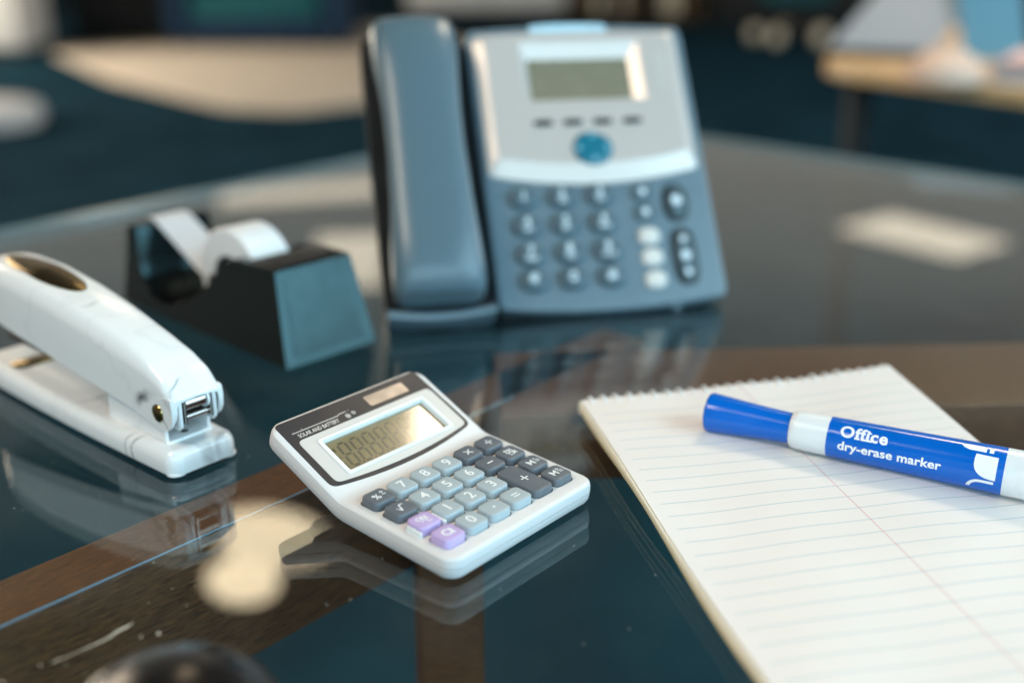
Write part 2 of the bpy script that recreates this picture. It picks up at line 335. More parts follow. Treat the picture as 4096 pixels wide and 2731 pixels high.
def text(s, size, bold=0.0, align='CENTER', spacing=1.0):
    """outline lettering as 2-D faces, height of capitals about 0.72 * size"""
    c = bpy.data.curves.new('lettering', 'FONT'); c.body = s; c.size = size; c.offset = bold; c.align_x = align; c.align_y = 'CENTER' if align == 'CENTER' else 'BOTTOM_BASELINE'
    c.space_character = spacing; c.resolution_u = 4; c.fill_mode = 'FRONT'
    o = bpy.data.objects.new('lettering', c); S.collection.objects.link(o); bpy.context.view_layer.update()
    me = o.evaluated_get(bpy.context.evaluated_depsgraph_get()).to_mesh()
    V = [(v.co.x, v.co.y) for v in me.vertices]; F = [tuple(p.vertices) for p in me.polygons]
    bpy.data.objects.remove(o); bpy.data.curves.remove(c)
    return V, F
def fitw(vf, w):
    k = w/max(x for x, _ in vf[0]); return [(x*k, y) for x, y in vf[0]], vf[1]
def lay(vf, P, w, du=0.0, dv=0.0, rot=0.0):
    V, F = vf; c, s = cos(rot), sin(rot)
    return [P(du+x*c-y*s, dv+x*s+y*c, w) for x, y in V], F
def rect2(u0, u1, v0, v1): return [(u0, v0), (u1, v0), (u1, v1), (u0, v1)], [(0, 1, 2, 3)]
def disc2(cu, cv, r, n=14): return [(cu+r*cos(2*pi*i/n), cv+r*sin(2*pi*i/n)) for i in range(n)], [tuple(range(n))]
def sh(vf, du, dv): return [(x+du, y+dv) for x, y in vf[0]], vf[1]
def boolean_cut(o, cutter):
    md = o.modifiers.new('cut', 'BOOLEAN'); md.object = cutter; md.operation = 'DIFFERENCE'; md.solver = 'EXACT'
    bpy.context.view_layer.update()
    me = bpy.data.meshes.new_from_object(o.evaluated_get(bpy.context.evaluated_depsgraph_get()))
    o.modifiers.clear(); old = o.data; o.data = me; bpy.data.meshes.remove(old)
    bpy.data.objects.remove(cutter)
    me.polygons.foreach_set('use_smooth', [True]*len(me.polygons)); me.set_sharp_from_angle(angle=radians(35))
def struct(o): o['kind'] = 'structure'; return o

# ------------------------------------------------------------------ floor and desk
struct(mk('floor', ([(-16000, -6000, -730), (16000, -6000, -730), (16000, 26000, -730), (-16000, 26000, -730)], [(0, 1, 2, 3)]), M_carpet))

desk = thing('glass_desk', 'dark glass topped desk with walnut rails under the office things', 'desk', (0, 0, 0))
# far corner where the two back edges meet, then along each edge towards the viewer
CX, CY = 66.0, 1302.0
dl = Vector((-371.1-CX, 791.1-CY)).normalized(); dr = Vector((437.6-CX, 947.0-CY)).normalized()
A1 = Vector((CX, CY)); A2 = A1+dl*1500; A3 = A1+dr*1500; A4 = A1+dl*1500+dr*1500
top = [tuple(A1), tuple(A2), tuple(A4), tuple(A3)]
mk('glass_top', plate(top, [(0, -3.4), (0, 0)]), M_glass, desk, 0)
def edge_strip(p, q, wd=11, d0=0.6):
    p, q = Vector(p), Vector(q); t = (q-p).normalized(); nrm = Vector((-t.y, t.x))
    if nrm.dot(A4-p) < 0: nrm = -nrm
    ring = lambda c: [(c.x+nrm.x*a, c.y+nrm.y*a, z) for a, z in ((-.4, -12), (-.4, -1.5), (-1.2, .6), (-8, 2.4), (-wd, -1.0), (-wd, -12))]
    return loft([ring(p), ring(q)])
mk('glass_edge', edge_strip(A1+dl*2, A2), M_glassedge, desk, 30)
mk('glass_edge', edge_strip(A1+dr*2, A3), M_glassedge, desk, 30)
def bar(p, q, wd, z0, z1, b=2.0):
    p, q = Vector(p), Vector(q); t = (q-p); L = t.length; t.normalize(); nrm = Vector((t.y, -t.x))
    V, F = box(0, L, 0, wd, z0, z1, b); return [(p.x+t.x*x+nrm.x*y, p.y+t.y*x+nrm.y*y, z) for x, y, z in V], F
def along(vf_args, name, m):
    p, q, wd, z0, z1 = vf_args; p, q = Vector(p), Vector(q); t = q-p
    o = mk(name, box(0, t.length, -wd, 0, z0, z1, 1.6), m, desk, 40); o.location = (p.x*MM, p.y*MM, 0); o.rotation_euler = (0, 0, math.atan2(t.y, t.x)); return o
along(((-391, 105), (52, 607), 29, -68, -5), 'rail', M_walnut)
along(((-10, 567), (760, 611), 84, -40, -5), 'rail', M_walnut)
along(((-391, 105), (-331, 173), 60, -730, -69), 'leg', M_walnut)
o = mk('leg', box(-15, 15, -15, 15, -730, -30, 1.5), M_walnut, desk, 40); o.location = (-0.030, 0.452, 0); o.rotation_euler = (0, 0, radians(10))
along(((600, 560), (660, 563), 60, -730, -41), 'leg', M_walnut)
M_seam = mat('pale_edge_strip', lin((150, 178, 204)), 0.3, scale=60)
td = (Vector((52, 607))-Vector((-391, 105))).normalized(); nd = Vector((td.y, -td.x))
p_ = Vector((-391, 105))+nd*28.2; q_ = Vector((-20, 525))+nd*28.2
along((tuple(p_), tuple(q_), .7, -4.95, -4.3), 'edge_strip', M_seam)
# scuffs in the lacquer seen just below the glass
sc_pts = [(-141, 288.5, .5), (-136, 293, .5), (-131.5, 297.3, .6), (-127.6, 301.4, 1.0), (-126.2, 304.8, 1.5), (-124.3, 307.2, 1.4), (-122.3, 309.6, .3)]
V = []; F = []
for i, (x, y, w_) in enumerate(sc_pts):
    for j, k in enumerate((-1, 1)):
        V.append((x+k*w_*.34+random.uniform(-.15, .15), y-k*w_*.3+random.uniform(-.15, .15), .04))
    if i: F.append((2*i-2, 2*i-1, 2*i+1, 2*i))
M_scuff = mat('scuffed_paint', lin((186, 180, 168)), 0.8, var=0.25, scale=4000)
mk('scuff', (V, F), M_scuff, desk, 0, 'pale scuff across the dark rail')
for x, y, r in ((-112.6, 303.6, .9), (-117.6, 301.8, .55), (-143.8, 287.2, .5), (-139.5, 290.5, .35), (-152, 279, .7), (-156, 276.2, .5)):
    mk('scuff', ([(x+r*(1+.5*sin(5*k))*cos(k*.7)*.7, y+r*(1+.4*cos(3*k))*sin(k*.7)*1.1, .04) for k in range(9)], [tuple(range(9))]), M_scuff, desk, 0)

# ------------------------------------------------------------------ calculator
calc = thing('calculator', 'pale grey pocket calculator with purple keys, tilted screen and four rows of keys', 'calculator', (-22.4, 344.1, 0), 49.1)
prof = []                                       # side profile of the face: arc length -> (y, z, slope)
def slope(v):
    t = min(max((v-43.3)/6.0, 0), 1); t = t*t*(3-2*t); return radians(2.94+(24-2.94)*t)
y_, z_ = 0.0, 13.5-3.0*cos(radians(2.94))
STEP = 0.25; PT = {}
k0 = int(-20/STEP); yy, zz = y_-20*cos(slope(-20)), z_-20*sin(slope(-20))
for k in range(k0, int(100/STEP)+1):
    PT[k] = (yy, zz, slope(k*STEP)); yy += STEP*cos(slope((k+.5)*STEP)); zz += STEP*sin(slope((k+.5)*STEP))
def CP(u, v, w):                                # face coordinates of the calculator
    f = v/STEP; k = math.floor(f); f -= k; a, b = PT[k], PT[k+1]; s = a[2]+(b[2]-a[2])*f
    return (u, a[0]+(b[0]-a[0])*f - w*sin(s), a[1]+(b[1]-a[1])*f + w*cos(s))
VS = [43.0+.5*i for i in range(14)]+[-8, 0, 10, 20, 30, 38, 60, 70, 80]
VS.sort()
U0, U1, V0, V1 = -10.0, 71.2, -11.8, 46.3+44.6
shell = mk('shell', slab(U0, U1, V0, V1, 6.5, [(2.6, -8.8), (1.0, -8.3), (.25, -7.0), (.0, -4.6), (.0, -4.45), (.35, -4.4), (.35, -4.15), (0, -4.1), (0, -2.0), (.35, -.8), (1.1, -.2), (2.0, 0.0)], CP, 8, VS), M_shell, calc, 35)
KX, KY, KW, KH = 12.02, 11.76, 10.3, 9.5
KEYS = []
for r, row in enumerate((['%', '7', '8', '9', 'x', '/'], ['sqrt', '4', '5', '6', '-', 'RM'], ['ON', '1', '2', '3', '+', 'M-'], ['C', '0', '.', '=', None, 'M+'])):
    for c, s in enumerate(row):
        if s: KEYS.append((s, c*KX, (3-r)*KY - (KY/2 if s == '+' else 0), KH + (KY if s == '+' else 0)))
cut = []
for s, u, v, h in KEYS: cut.append(slab(u-KW/2-.45, u+KW/2+.45, v-h/2-.45, v+h/2+.45, 2.4, [(0, -2.6), (0, 2)], CP, 3))
SV = 46.3                                       # screen section starts here; s() gives its own height coordinate
cut.append(slab(3.9, 58.6, SV+9.6, SV+27.7, .5, [(0, -2.2), (0, 2)], CP, 2))
cut.append(slab(35.9, 57.9, SV+34.2, SV+40.4, .8, [(0, -.5), (0, 2)], CP, 2))
boolean_cut(shell, mk('cutter', merge(*cut), M_shell, calc, 0))
mk('parting_line', slab(U0, U1, V0, V1, 6.5, [(.30, -4.42), (.30, -4.13)], CP, 8, VS, (0, 0)), M_gap_shade, calc, 35)
# battery hump and feet under the raised back
mk('battery_cover', slab(U0+8, U1-8, SV+6, SV+30, 4, [(3, -13.5), (0, -10.5), (0, -8.7)], CP, 4), M_shell, calc, 35)
for fu in (18.0, 43.0):
    for fv in (2.0, SV+24):
        bx, by, bz = CP(fu, fv, -8.7)
        mk('foot', lathe([(0, 2.6), (.6, 3.0), (bz+.4, 3.0)], upright(bx, by), 14), M_rubber, calc, 40)
# printed dark label with the pale surround on it
def arc_pts(a, b, sag, n=12):
    return [(a[0]+(b[0]-a[0])*i/n, a[1]+(b[1]-a[1])*i/n - sag*4*(i/n)*(1-i/n)) for i in range(n+1)]
def fillet(pts, rad, n=4):
    out = []
    for i, p in enumerate(pts):
        r = rad[i] if isinstance(rad, (list, tuple)) else rad
        if r <= 0: out.append(p); continue
        p = Vector(p); a = (Vector(pts[i-1])-p); b = (Vector(pts[(i+1) % len(pts)])-p); ra, rb = min(r, a.length*.49), min(r, b.length*.49)
        q0, q1 = p+a.normalized()*ra, p+b.normalized()*rb
        for k in range(n+1):
            t = k/n; out.append(tuple(q0*(1-t)**2+p*2*t*(1-t)+q1*t*t))
    return out
dn = 12
def lab(l, r, t, lb, sag, rt, rb):
    low = arc_pts((l, lb), (r, lb), sag, dn); pts = low+[(r, t), (l, t)]; return fillet(pts, [rb]+[0]*(dn-1)+[rb]+[rt, rt])
CPS = lambda u, v, w: CP(u, SV+v, w)
mk('label_panel', plate(lab(-7.5, 68.0, 43.0, 6.6, 3.9, 2.4, 3.2), [(0, -.1), (0, .10)], CPS), M_label, calc, 0, 'dark grey printed panel round the screen')
# the panel leaves the solar cell's window and the screen free: both are set proud of the print
mk('screen_surround', plate(lab(-4.3, 66.4, 32.0, 7.6, 2.8, 2.6, 2.6), [(0, .05), (.06, .22)], CPS), M_panel, calc, 0)
def frame2(o, i, layers_o, layers_i, P, ro=1.0, ri=.6):
    """rectangular rim: outer wall up, across the top, inner wall down"""
    V, F = [], []; loops = []
    for ins, w in layers_o: R, L = rr(*o, ro, ins, 3); loops.append(R+L[::-1]); V += [P(x, y, w) for x, y in loops[-1]]
    for ins, w in layers_i: R, L = rr(*i, ri, ins, 3); loops.append(R+L[::-1]); V += [P(x, y, w) for x, y in loops[-1]]
    n = len(loops[0])
    for k in range(len(loops)-1): F += [(k*n+j, k*n+(j+1) % n, (k+1)*n+(j+1) % n, (k+1)*n+j) for j in range(n)]
    return V, F
rim = mk('screen_rim', frame2((2.6, 59.8, 8.5, 28.8), (4.1, 58.3, 9.9, 27.4), [(0, .1), (0, .7), (.35, 1.0)], [(-.3, 1.0), (0, .8), (.3, -1.6)], CPS), M_rim, calc, 35)
lcd = mk('screen', flat([(4.0, 9.8), (58.4, 9.8), (58.4, 27.5), (4.0, 27.5)], -1.1, CPS), M_lcd, calc, 0, 'olive liquid crystal screen with ghost digits')
# the plates above sit over the screen opening: cut it through them
for nm in ('label_panel', 'screen_surround'):
    for ob in list(calc.children):
        if ob.name.startswith(nm):
            boolean_cut(ob, mk('cutter', slab(4.15, 58.25, SV+9.95, SV+27.35, .5, [(0, -4), (0, 4)], CP, 2), M_shell, calc, 0))
            if nm == 'label_panel': boolean_cut(ob, mk('cutter', slab(36.0, 57.8, SV+34.3, SV+40.3, .8, [(0, -4), (0, 4)], CP, 2), M_shell, calc, 0))
mk('solar_cell', slab(35.8, 58.0, SV+34.1, SV+40.5, .8, [(0, -.45), (0, -.08)], CP, 2), M_solar, calc, 0)
# ghost digits: seven segments each
def seg_digit(u, v, W_, H_, t=1.5, sl=0.17):
    g = .28; parts = []
    hseg = lambda x0, x1, y: [(x0+t/2, y+t/2), (x0, y), (x0+t/2, y-t/2), (x1-t/2, y-t/2), (x1, y), (x1-t/2, y+t/2)]
    vseg = lambda x, y0, y1: [(x-t/2, y0+t/2), (x, y0), (x+t/2, y0+t/2), (x+t/2, y1-t/2), (x, y1), (x-t/2, y1-t/2)]
    x0, x1, y0, y1, ym = t/2, W_-t/2, t/2, H_-t/2, H_/2
    for q in (hseg(x0+g, x1-g, y1), hseg(x0+g, x1-g, ym), hseg(x0+g, x1-g, y0), vseg(x0, ym+g, y1-g), vseg(x1, ym+g, y1-g), vseg(x0, y0+g, ym-g), vseg(x1, y0+g, ym-g)):
        parts.append(([CPS(u+a+sl*b, v+b, -1.05) for a, b in q], [tuple(range(6))]))
    parts.append(([CPS(u+W_+.5+a, v+b, -1.05) for a, b in ((0, 0), (.9, 0), (.9, .9), (0, .9))], [(0, 1, 2, 3)]))
    return merge(*parts)
for i in range(8): mk('screen_digit', seg_digit(7.6+6.25*i, 11.6, 4.9, 13.2, 1.15, .09), M_seg, lcd, 0)
mk('screen_mark', merge(lay(text('M', 3.4, .05), CPS, -1.05, 6.0, 22.2), lay(rect2(5.0, 7.0, 17.6, 18.1), CPS, -1.05), lay(text('E', 3.0, .05), CPS, -1.05, 6.0, 13.6)), M_seg, lcd, 0)
# printed writing
mk('label_text', merge(lay(fitw(text('SOLAR AND BATTERY', 2.75, .05, 'LEFT'), 20.4), CPS, .14, -2.0, 33.1)), M_labelprint, calc, 0)
star = [((1.25 if k % 2 == 0 else .62)*sin(pi*k/5), (1.25 if k % 2 == 0 else .62)*cos(pi*k/5)) for k in range(10)]; inn = [(x*.5, y*.5) for x, y in star]
sun_parts = [disc2(23.3, 34.2, .55)]
for k in range(8):
    a = pi/4*k; sun_parts.append(disc2(23.3+1.0*cos(a), 34.2+1.0*sin(a), .3, 8))
ring = ([(26.6+x, 34.8+y) for x, y in star+inn], [(i, (i+1) % 10, 10+(i+1) % 10, 10+i) for i in range(10)])
mk('label_symbol', merge(*[lay(q, CPS, .14) for q in sun_parts+[ring]]), M_labelprint, calc, 0)
mk('label_line', merge(lay(rect2(-3.6, 19.6, 35.95, 36.3), CPS, .14), lay(([(19.6, 35.95), (20.4, 36.5), (20.4, 36.85), (19.6, 36.3)], [(0, 1, 2, 3)]), CPS, .14), lay(rect2(20.4, 24.0, 36.5, 36.85), CPS, .14),
   lay(disc2(-2.6, 36.75, .16, 6), CPS, .14), lay(disc2(1.6, 36.9, .2, 6), CPS, .14), lay(disc2(25.4, 36.8, .22, 6), CPS, .14)), M_labelprint, calc, 0)
# keys
def keymesh(h):
    return slab(-KW/2, KW/2, -h/2, h/2, 2.3, [(-.1, -5.2), (0, -2.8), (.10, -1.0), (.20, -.36), (.42, -.09), (.72, 0.0)], lambda u, v, w: (u, v, w), 5)
def glyph(s):
    t = lambda q, z=6.6, b=.07: text(q, z, b)
    bar_ = lambda a, b, c, d: rect2(a, b, c, d)
    if s in '0123456789': return t(s)
    if s == '/': return merge2(bar_(-1.7, 1.7, -.3, .3), disc2(0, 1.35, .45), disc2(0, -1.35, .45))
    if s == 'x': return merge2(rotr(bar_(-2.1, 2.1, -.28, .28), pi/4), rotr(bar_(-2.1, 2.1, -.28, .28), -pi/4))
    if s == '-': return bar_(-1.6, 1.6, -.3, .3)
    if s == '+': return merge2(bar_(-1.9, 1.9, -.3, .3), bar_(-.3, .3, -1.9, 1.9))
    if s == '=': return merge2(bar_(-1.7, 1.7, .45, 1.0), bar_(-1.7, 1.7, -1.0, -.45))
    if s == '.': return disc2(0, 0, .6)
    if s == '%': return merge2(sh(t('%', 4.6), -1.1, -.3), bar_(1.5, 3.3, 1.25, 1.65), bar_(2.2, 2.6, .5, 2.4), bar_(1.5, 3.3, -.4, .0))
    if s == 'sqrt': return merge2(([(-2.2, .2), (-1.7, .45), (-.9, -1.2), (.2, 2.0), (2.2, 2.0), (2.2, 1.5), (.6, 1.5), (-.6, -2.0), (-1.1, -2.0), (-1.8, -.3)], [tuple(range(10))]))
    if s == 'RM': return merge2(sh(t('RM', 2.9, .03), -.1, 1.25), bar_(-2.5, 2.5, -.22, .12), sh(t('CM', 2.9, .03), .2, -1.35))
    if s == 'M-': return merge2(sh(t('M', 4.9, .02), -1.1, 0), bar_(1.2, 2.6, 1.3, 1.65), bar_(1.5, 3.4, .15, .5), bar_(1.5, 3.4, -.75, -.4))
    if s == 'M+': return merge2(sh(t('M', 4.9, .02), -1.1, 0), bar_(.9, 2.9, 1.3, 1.65), bar_(1.72, 2.08, .6, 2.35), bar_(1.5, 3.4, .05, .4), bar_(1.5, 3.4, -.85, -.5))
    if s == 'ON': return merge2(sh(t('ON', 3.1, .08), -.3, 1.2), rotr(bar_(-2.2, 2.2, -.18, .18), .5), sh(t('C', 3.1, .08), 1.2, -1.2))
    if s == 'C': return merge2(sh(t('C', 5.2, .1), -.7, 0), bar_(1.2, 2.2, -1.7, 1.9))
def merge2(*p): return merge(*p)
def rotr(vf, a): return [(x*cos(a)-y*sin(a), x*sin(a)+y*cos(a)) for x, y in vf[0]], vf[1]
kd = {}
for s, u, v, h in KEYS:
    m = M_keyp if s in ('ON', 'C') else (M_keyd if s in ('%', 'sqrt', 'x', '/', '-', '+', 'RM', 'M-', 'M+') else M_keyl)
    kid = (m.name, h); lift = 3.0
    ox, oy, oz = CP(u, v, lift)
    if kid not in kd: kd[kid] = mk('key', keymesh(h), m, calc, 40); ko = kd[kid]
    else: ko = inst(kd[kid], calc, name='key')
    ko.location = (ox*MM, oy*MM, oz*MM); ko.rotation_euler = (radians(2.94), 0, 0)
    if s in ('ON', 'C'): ko['label'] = 'purple clear key' if s == 'C' else 'purple on key between two white guards'
    mk('key_symbol', lay(glyph(s), ID, .035), M_print, ko, 0)
gu, gv = 0.0, KY
for side in (-1, 1):
    pts = [(-.9, -2.2), (.45, -2.2), (.45, 3.6), (-.45, 3.6), (-.45, -1.3), (-.9, -1.3)]
    x0 = side*6.05
    pts = [(x0-.55, -5.0), (x0+.55, -5.0), (x0+.55, 2.6), (x0-.55, 2.6)]
    mk('key_guard', plate(fillet(pts, .4), [(0, -.4), (0, 1.8), (.25, 2.1)], lambda a, b, c: CP(gu+a, gv+b, c)), M_rim, calc, 35, 'white guard beside the on key')

# ------------------------------------------------------------------ note pad
pad = thing('note_pad', 'white ruled spiral note pad with a red centre line, under the marker', 'note pad', (34.88, 449.76, 0), 12.2)
def PZ(u, v): return 10.0-0.025*v + 4.6*max(0, (u-60)/92)**2*max(0, 1-(v+20)/75)**1.0 + .55*sin(u*.05+1)*sin(v*.04)+.25*sin(u*.11+v*.03)
def PP(u, v, w):                                # u to the right, v towards the viewer
    return (u+2.2*max(0, (v-80)/136)**2, -v, PZ(u, v)+w)
def sheet(name, w, du, dv, curl, m, th=.16, nu=26, nv=40):
    V, F, UVv = [], [], []
    us = [152*i/nu for i in range(nu+1)]; vs_ = [-17.5+(216+17.5)*j/nv for j in range(nv+1)]
    for k, off in enumerate((0, -th)):
        for v in vs_:
            for u in us:
                e = curl*max(0, 1-u/22)**2*(0.5+.5*sin(v*.045+1.2))
                V.append(PP(u+du, v+dv, w+off-e)); UVv.append((u, v))
    n1 = nu+1; N = n1*(nv+1)
    for j in range(nv):
        for i in range(nu):
            a = j*n1+i; F.append((a, a+1, a+n1+1, a+n1)); F.append((N+a+n1, N+a+n1+1, N+a+1, N+a))
    rim_ = [i for i in range(n1)]+[j*n1+nu for j in range(1, nv+1)]+[nv*n1+i for i in range(nu-1, -1, -1)]+[j*n1 for j in range(nv-1, 0, -1)]
    F += [(rim_[i], rim_[(i+1) % len(rim_)], N+rim_[(i+1) % len(rim_)], N+rim_[i]) for i in range(len(rim_))]
    o = mk(name, (V, F), m, pad, 50)
    lay_ = o.data.uv_layers.new(name='mm')
    for lp in o.data.loops: lay_.data[lp.index].uv = (UVv[lp.vertex_index][0]/100, UVv[lp.vertex_index][1]/100)
    return o
sheet('sheet', 0, 0, 0, .0, M_paper)['label'] = 'ruled top sheet'
for i in range(6): sheet('sheet', -.42-.34*i, random.uniform(-1.3, .5), random.uniform(-.5, .5), .25+.26*i, M_sheet, .14)
sheet('back_cover', -3.0, -.6, .3, 2.2, M_card, .8)
# pages folded over behind, and the wire coil at the top
for k in range(3):
    rings = []
    for j in range(9):
        a = pi*j/8; rings.append([(u-1.2*k-.6, 17.0+(3.2+.5*k)*sin(a)*.75, PZ(u, -17)-3.4+(3.2+.5*k)*cos(a)) for u in [i*152/14 for i in range(15)]])
    if k == 0: fold = mk('folded_sheet', loft(rings, False, False), M_sheet, pad, 60)
loop = [(0, 5.0*cos(2*pi*i/18)*.95, 5.0*sin(2*pi*i/18)) for i in range(18)]
loop = [(1.2*sin(2*pi*i/18), y, z) for i, (x, y, z) in enumerate(loop)]
first = None
for k in range(25):
    u = 3.2+6.05*k; z = PZ(u, -15)-3.7
    if first is None: first = mk('coil_loop', tube(loop, .45, 6, True), M_wire, pad, 60); first.location = (u*MM, 16.6*MM, z*MM)
    else: inst(first, pad, (u+random.uniform(-.4, .4), 16.6+random.uniform(-.3, .3), z+random.uniform(-.5, .3)), random.uniform(-.12, .12), name='coil_loop')

# ------------------------------------------------------------------ marker
P0, P1 = Vector((83.9, 439.8, 16.6)), Vector((187.6, 384.2, 16.5))
ax = (P1-P0).normalized()
mrk = thing('dry_erase_marker', 'blue and white dry-erase marker with its cap on, lying on the note pad', 'marker', tuple(P0), math.degrees(math.atan2(ax.y, ax.x)))
mrk.rotation_euler = (0, -math.asin(ax.z), math.atan2(ax.y, ax.x))
MX = lambda x, a, b: (x, a, b)
mk('cap', lathe([(1.0, 4.0), (.25, 6.0), (0, 7.5), (.25, 8.0), (.8, 8.25), (2, 8.3), (8, 7.9), (16, 7.3), (26, 6.75), (36.2, 6.35)], MX, 56, (1, 0)), M_blue, mrk, 50, 'flared blue cap')
body = lathe([(36.0, 5.0), (36.0, 6.9), (36.3, 7.3), (37.2, 7.75), (38.8, 8.0), (42, 8.08), (51.7, 8.1)], MX, 56, (1, 0))
mk('collar', body, M_mwhite, mrk, 50)
LR = lambda x: 8.12+(x-51.7)*(9.15-8.12)/66.0
mk('label_sleeve', lathe([(51.6, 7.9), (51.6, LR(51.6)+.04), (117.7, LR(117.7)+.04), (117.7, 7.9)], MX, 72, (0, 0)), M_blue, mrk, 50, 'blue printed sleeve')
mk('barrel', lathe([(117.6, 8.0), (117.6, 9.14), (128, 9.25), (131, 9.1), (132.6, 8.4), (133.2, 7.0), (133.2, 4.0)], MX, 56, (0, 1)), M_mwhite, mrk, 50, 'white barrel end')
# print wrapped round the sleeve: x along the barrel, y round it; PHI0 is the direction the print faces
d_cam = (Vector((0, 0, 212.2)) - (P0+ax*85)); d_cam -= ax*d_cam.dot(ax); d_cam.normalize()
side = Vector((-ax.y, ax.x, 0)).normalized(); upv = ax.cross(side)
PHI0 = math.atan2(d_cam.dot(upv), d_cam.dot(side))
def wrap(vf, name, parent, m, dphi=0.0):
    bm = bmesh.new(); vs_ = [bm.verts.new((x, y, 0)) for x, y in vf[0]]
    for f in vf[1]:
        try: bm.faces.new([vs_[i] for i in f])
        except ValueError: pass
    ys = [y for _, y in vf[0]]; y = math.floor(min(ys))
    while y < max(ys):
        bmesh.ops.bisect_plane(bm, geom=bm.verts[:]+bm.edges[:]+bm.faces[:], plane_co=(0, y, 0), plane_no=(0, 1, 0)); y += .6
    V = []
    bm.verts.index_update()
    for v in bm.verts:
        r = LR(v.co.x)+.085; a = PHI0 - v.co.y/r + dphi; V.append((v.co.x, r*cos(a), r*sin(a)))
    F = [tuple(v.index for v in f.verts) for f in bm.faces]; bm.free()
    return mk(name, (V, F), m, parent, 0)
sl = [c for c in mrk.children if c.name.startswith('label_sleeve')][0]
def serif_word():
    vf = text('Office', 6.7, .20, 'LEFT', 1.10)
    return vf
off = serif_word()
xs = [x for x, _ in off[0]]; wd_ = max(xs)
bars_ = []
# slab feet under f, f, i and a top slab on the i
for a, b in ((.315, .425), (.455, .565), (.585, .685)): bars_.append(rect2(a*wd_, b*wd_, -.25, .55))
bars_.append(rect2(.585*wd_, .65*wd_, 3.0, 3.7))
SGN = -1
def flipy(vf): return [(x, -y) for x, y in vf[0]], vf[1]
wrap(sh(fitw(merge(off, *bars_), 18.5), 56.5, .9), 'print_word', sl, M_print)
wrap(sh(fitw(text('dry-erase marker', 5.0, .13, 'LEFT', 1.02), 39.5), 56.3, -4.6), 'print_word', sl, M_print)
# white marks at the end of the sleeve: a half-round shield with a crossbar piece, and a hook below
half = [(115.2, -4.6)]+[(115.2-8.2*sin(t*pi/2/10)**.8, -4.6+5.6*(1-cos(t*pi/2/10))) for t in range(1, 11)]+[(107.0, 3.0), (107.3, 4.8), (115.2, 4.6)]
wrap((half, [tuple(range(len(half)))]), 'print_mark', sl, M_print)
half2 = [(110.6, 6.0), (110.6, 8.3), (101.5, 8.3), (102.4, 6.9), (104.5, 6.0)]
wrap((half2, [tuple(range(5))]), 'print_mark', sl, M_print)
wrap(rect2(111.6, 113.2, 6.0, 8.6), 'print_mark', sl, M_print)
hook_o = [(114.8, -5.2)]+[(109.8-4.6*sin(t*pi/20), -9.4+4.2*cos(t*pi/20)) for t in range(0, 11)]
hook_i = [(106.6+0.0, -9.4)]+[(109.8-3.2*sin(t*pi/20), -9.4+3.0*cos(t*pi/20)) for t in range(9, -1, -1)]+[(114.8, -6.4)]
wrap((hook_o+hook_i, [tuple(range(len(hook_o)+len(hook_i)))]), 'print_mark', sl, M_print)

# ------------------------------------------------------------------ stapler
stp = thing('stapler', 'white marbled stapler with brass rivet and oval brass thumb pad', 'stapler', (-136.5, 406.3, 0), 49.0)
BL = 172.0; BV = [10+8*i for i in range(20)]
def BP(u, v, w):
    t = max(0, min(1, v/BL)); k = 1+.10*sin(pi*t); return (16.4+(u-16.4)*k, v, w)
mk('base', slab(0, 32.8, 0, BL, 6.5, [(.8, 1.9), (.1, 2.0), (0, 2.5), (.05, 6.6), (.45, 8.8), (1.4, 10.5), (2.9, 11.5), (4.4, 11.7)], BP, 8, BV), M_marble, stp, 50)
mk('base_pad', slab(1.4, 31.4, 1.4, BL-1.4, 6, [(.6, 0), (0, .5), (0, 1.95)], BP, 6, BV), M_rubber, stp, 40)
for cu in (4.4, 28.4):
    mk('base_foot', slab(cu-4.2, cu+4.2, .5, 8.5, 4.0, [(.5, 1.0), (0, 1.3), (0, 2.1)], BP, 5), M_marble, stp, 50)
def interp(tab, s):
    for (a, b), (c, d) in zip(tab, tab[1:]):
        if s <= c: return b+(d-b)*max(0, (s-a)/(c-a))
    return tab[-1][1]
ZT = [(2.6, 33.6), (3.4, 34.6), (5.0, 36.2), (7.5, 38.6), (10.5, 41.4), (20, 46.0), (36, 50.8), (60, 55.8), (90, 60.2), (120, 63.0), (150, 63.2), (162, 61.2), (168, 57.5), (171, 52)]
ZB = [(2.6, 27.5), (3.4, 24.5), (5.0, 22), (7.5, 20.0), (10.5, 19.0), (14, 18.6), (20, 19.6), (33, 22.4), (52, 25.2), (102, 31.6), (146, 36.8), (171, 40)]
HW = [(2.6, 11.4), (5, 11.9), (10, 12.2), (30, 12.8), (80, 14.8), (130, 15.8), (155, 15.2), (165, 13.2), (171, 9)]
ST = [2.6, 3.0, 3.4, 4.2, 5, 6, 7.5, 9, 10.5, 12, 14, 17, 20, 26, 33, 42, 52, 64, 78, 92, 106, 120, 134, 146, 155, 162, 166, 169, 171]
def arm_ring(s, k=0.0):
    zt, zb, hw = interp(ZT, s)-k, interp(ZB, s), interp(HW, s)-k; r = min(4.2+.12*min(s, 40), (zt-zb)*.55); pts = []
    r2 = min(r*.72, hw*.6)
    pts += [(16.5-hw, s, zb), (16.5-hw, s, zb+(zt-r-zb)*.5)]
    for i in range(8): a = pi/2*i/7; pts.append((16.5-hw+r2*(1-cos(a)), s, zt-r*.95*(1-sin(a))-.6))
    pts.append((16.5, s, zt))
    return pts+[(33.0-x, y, z) for x, y, z in reversed(pts[:-1])]
rings = []
for s in ST:
    o_ = arm_ring(s); i_ = arm_ring(s, 1.5); rings.append(o_+[(x, y, min(z, z)) for x, y, z in reversed(i_)])
arm = mk('arm', loft(rings), M_marble, stp, 42)
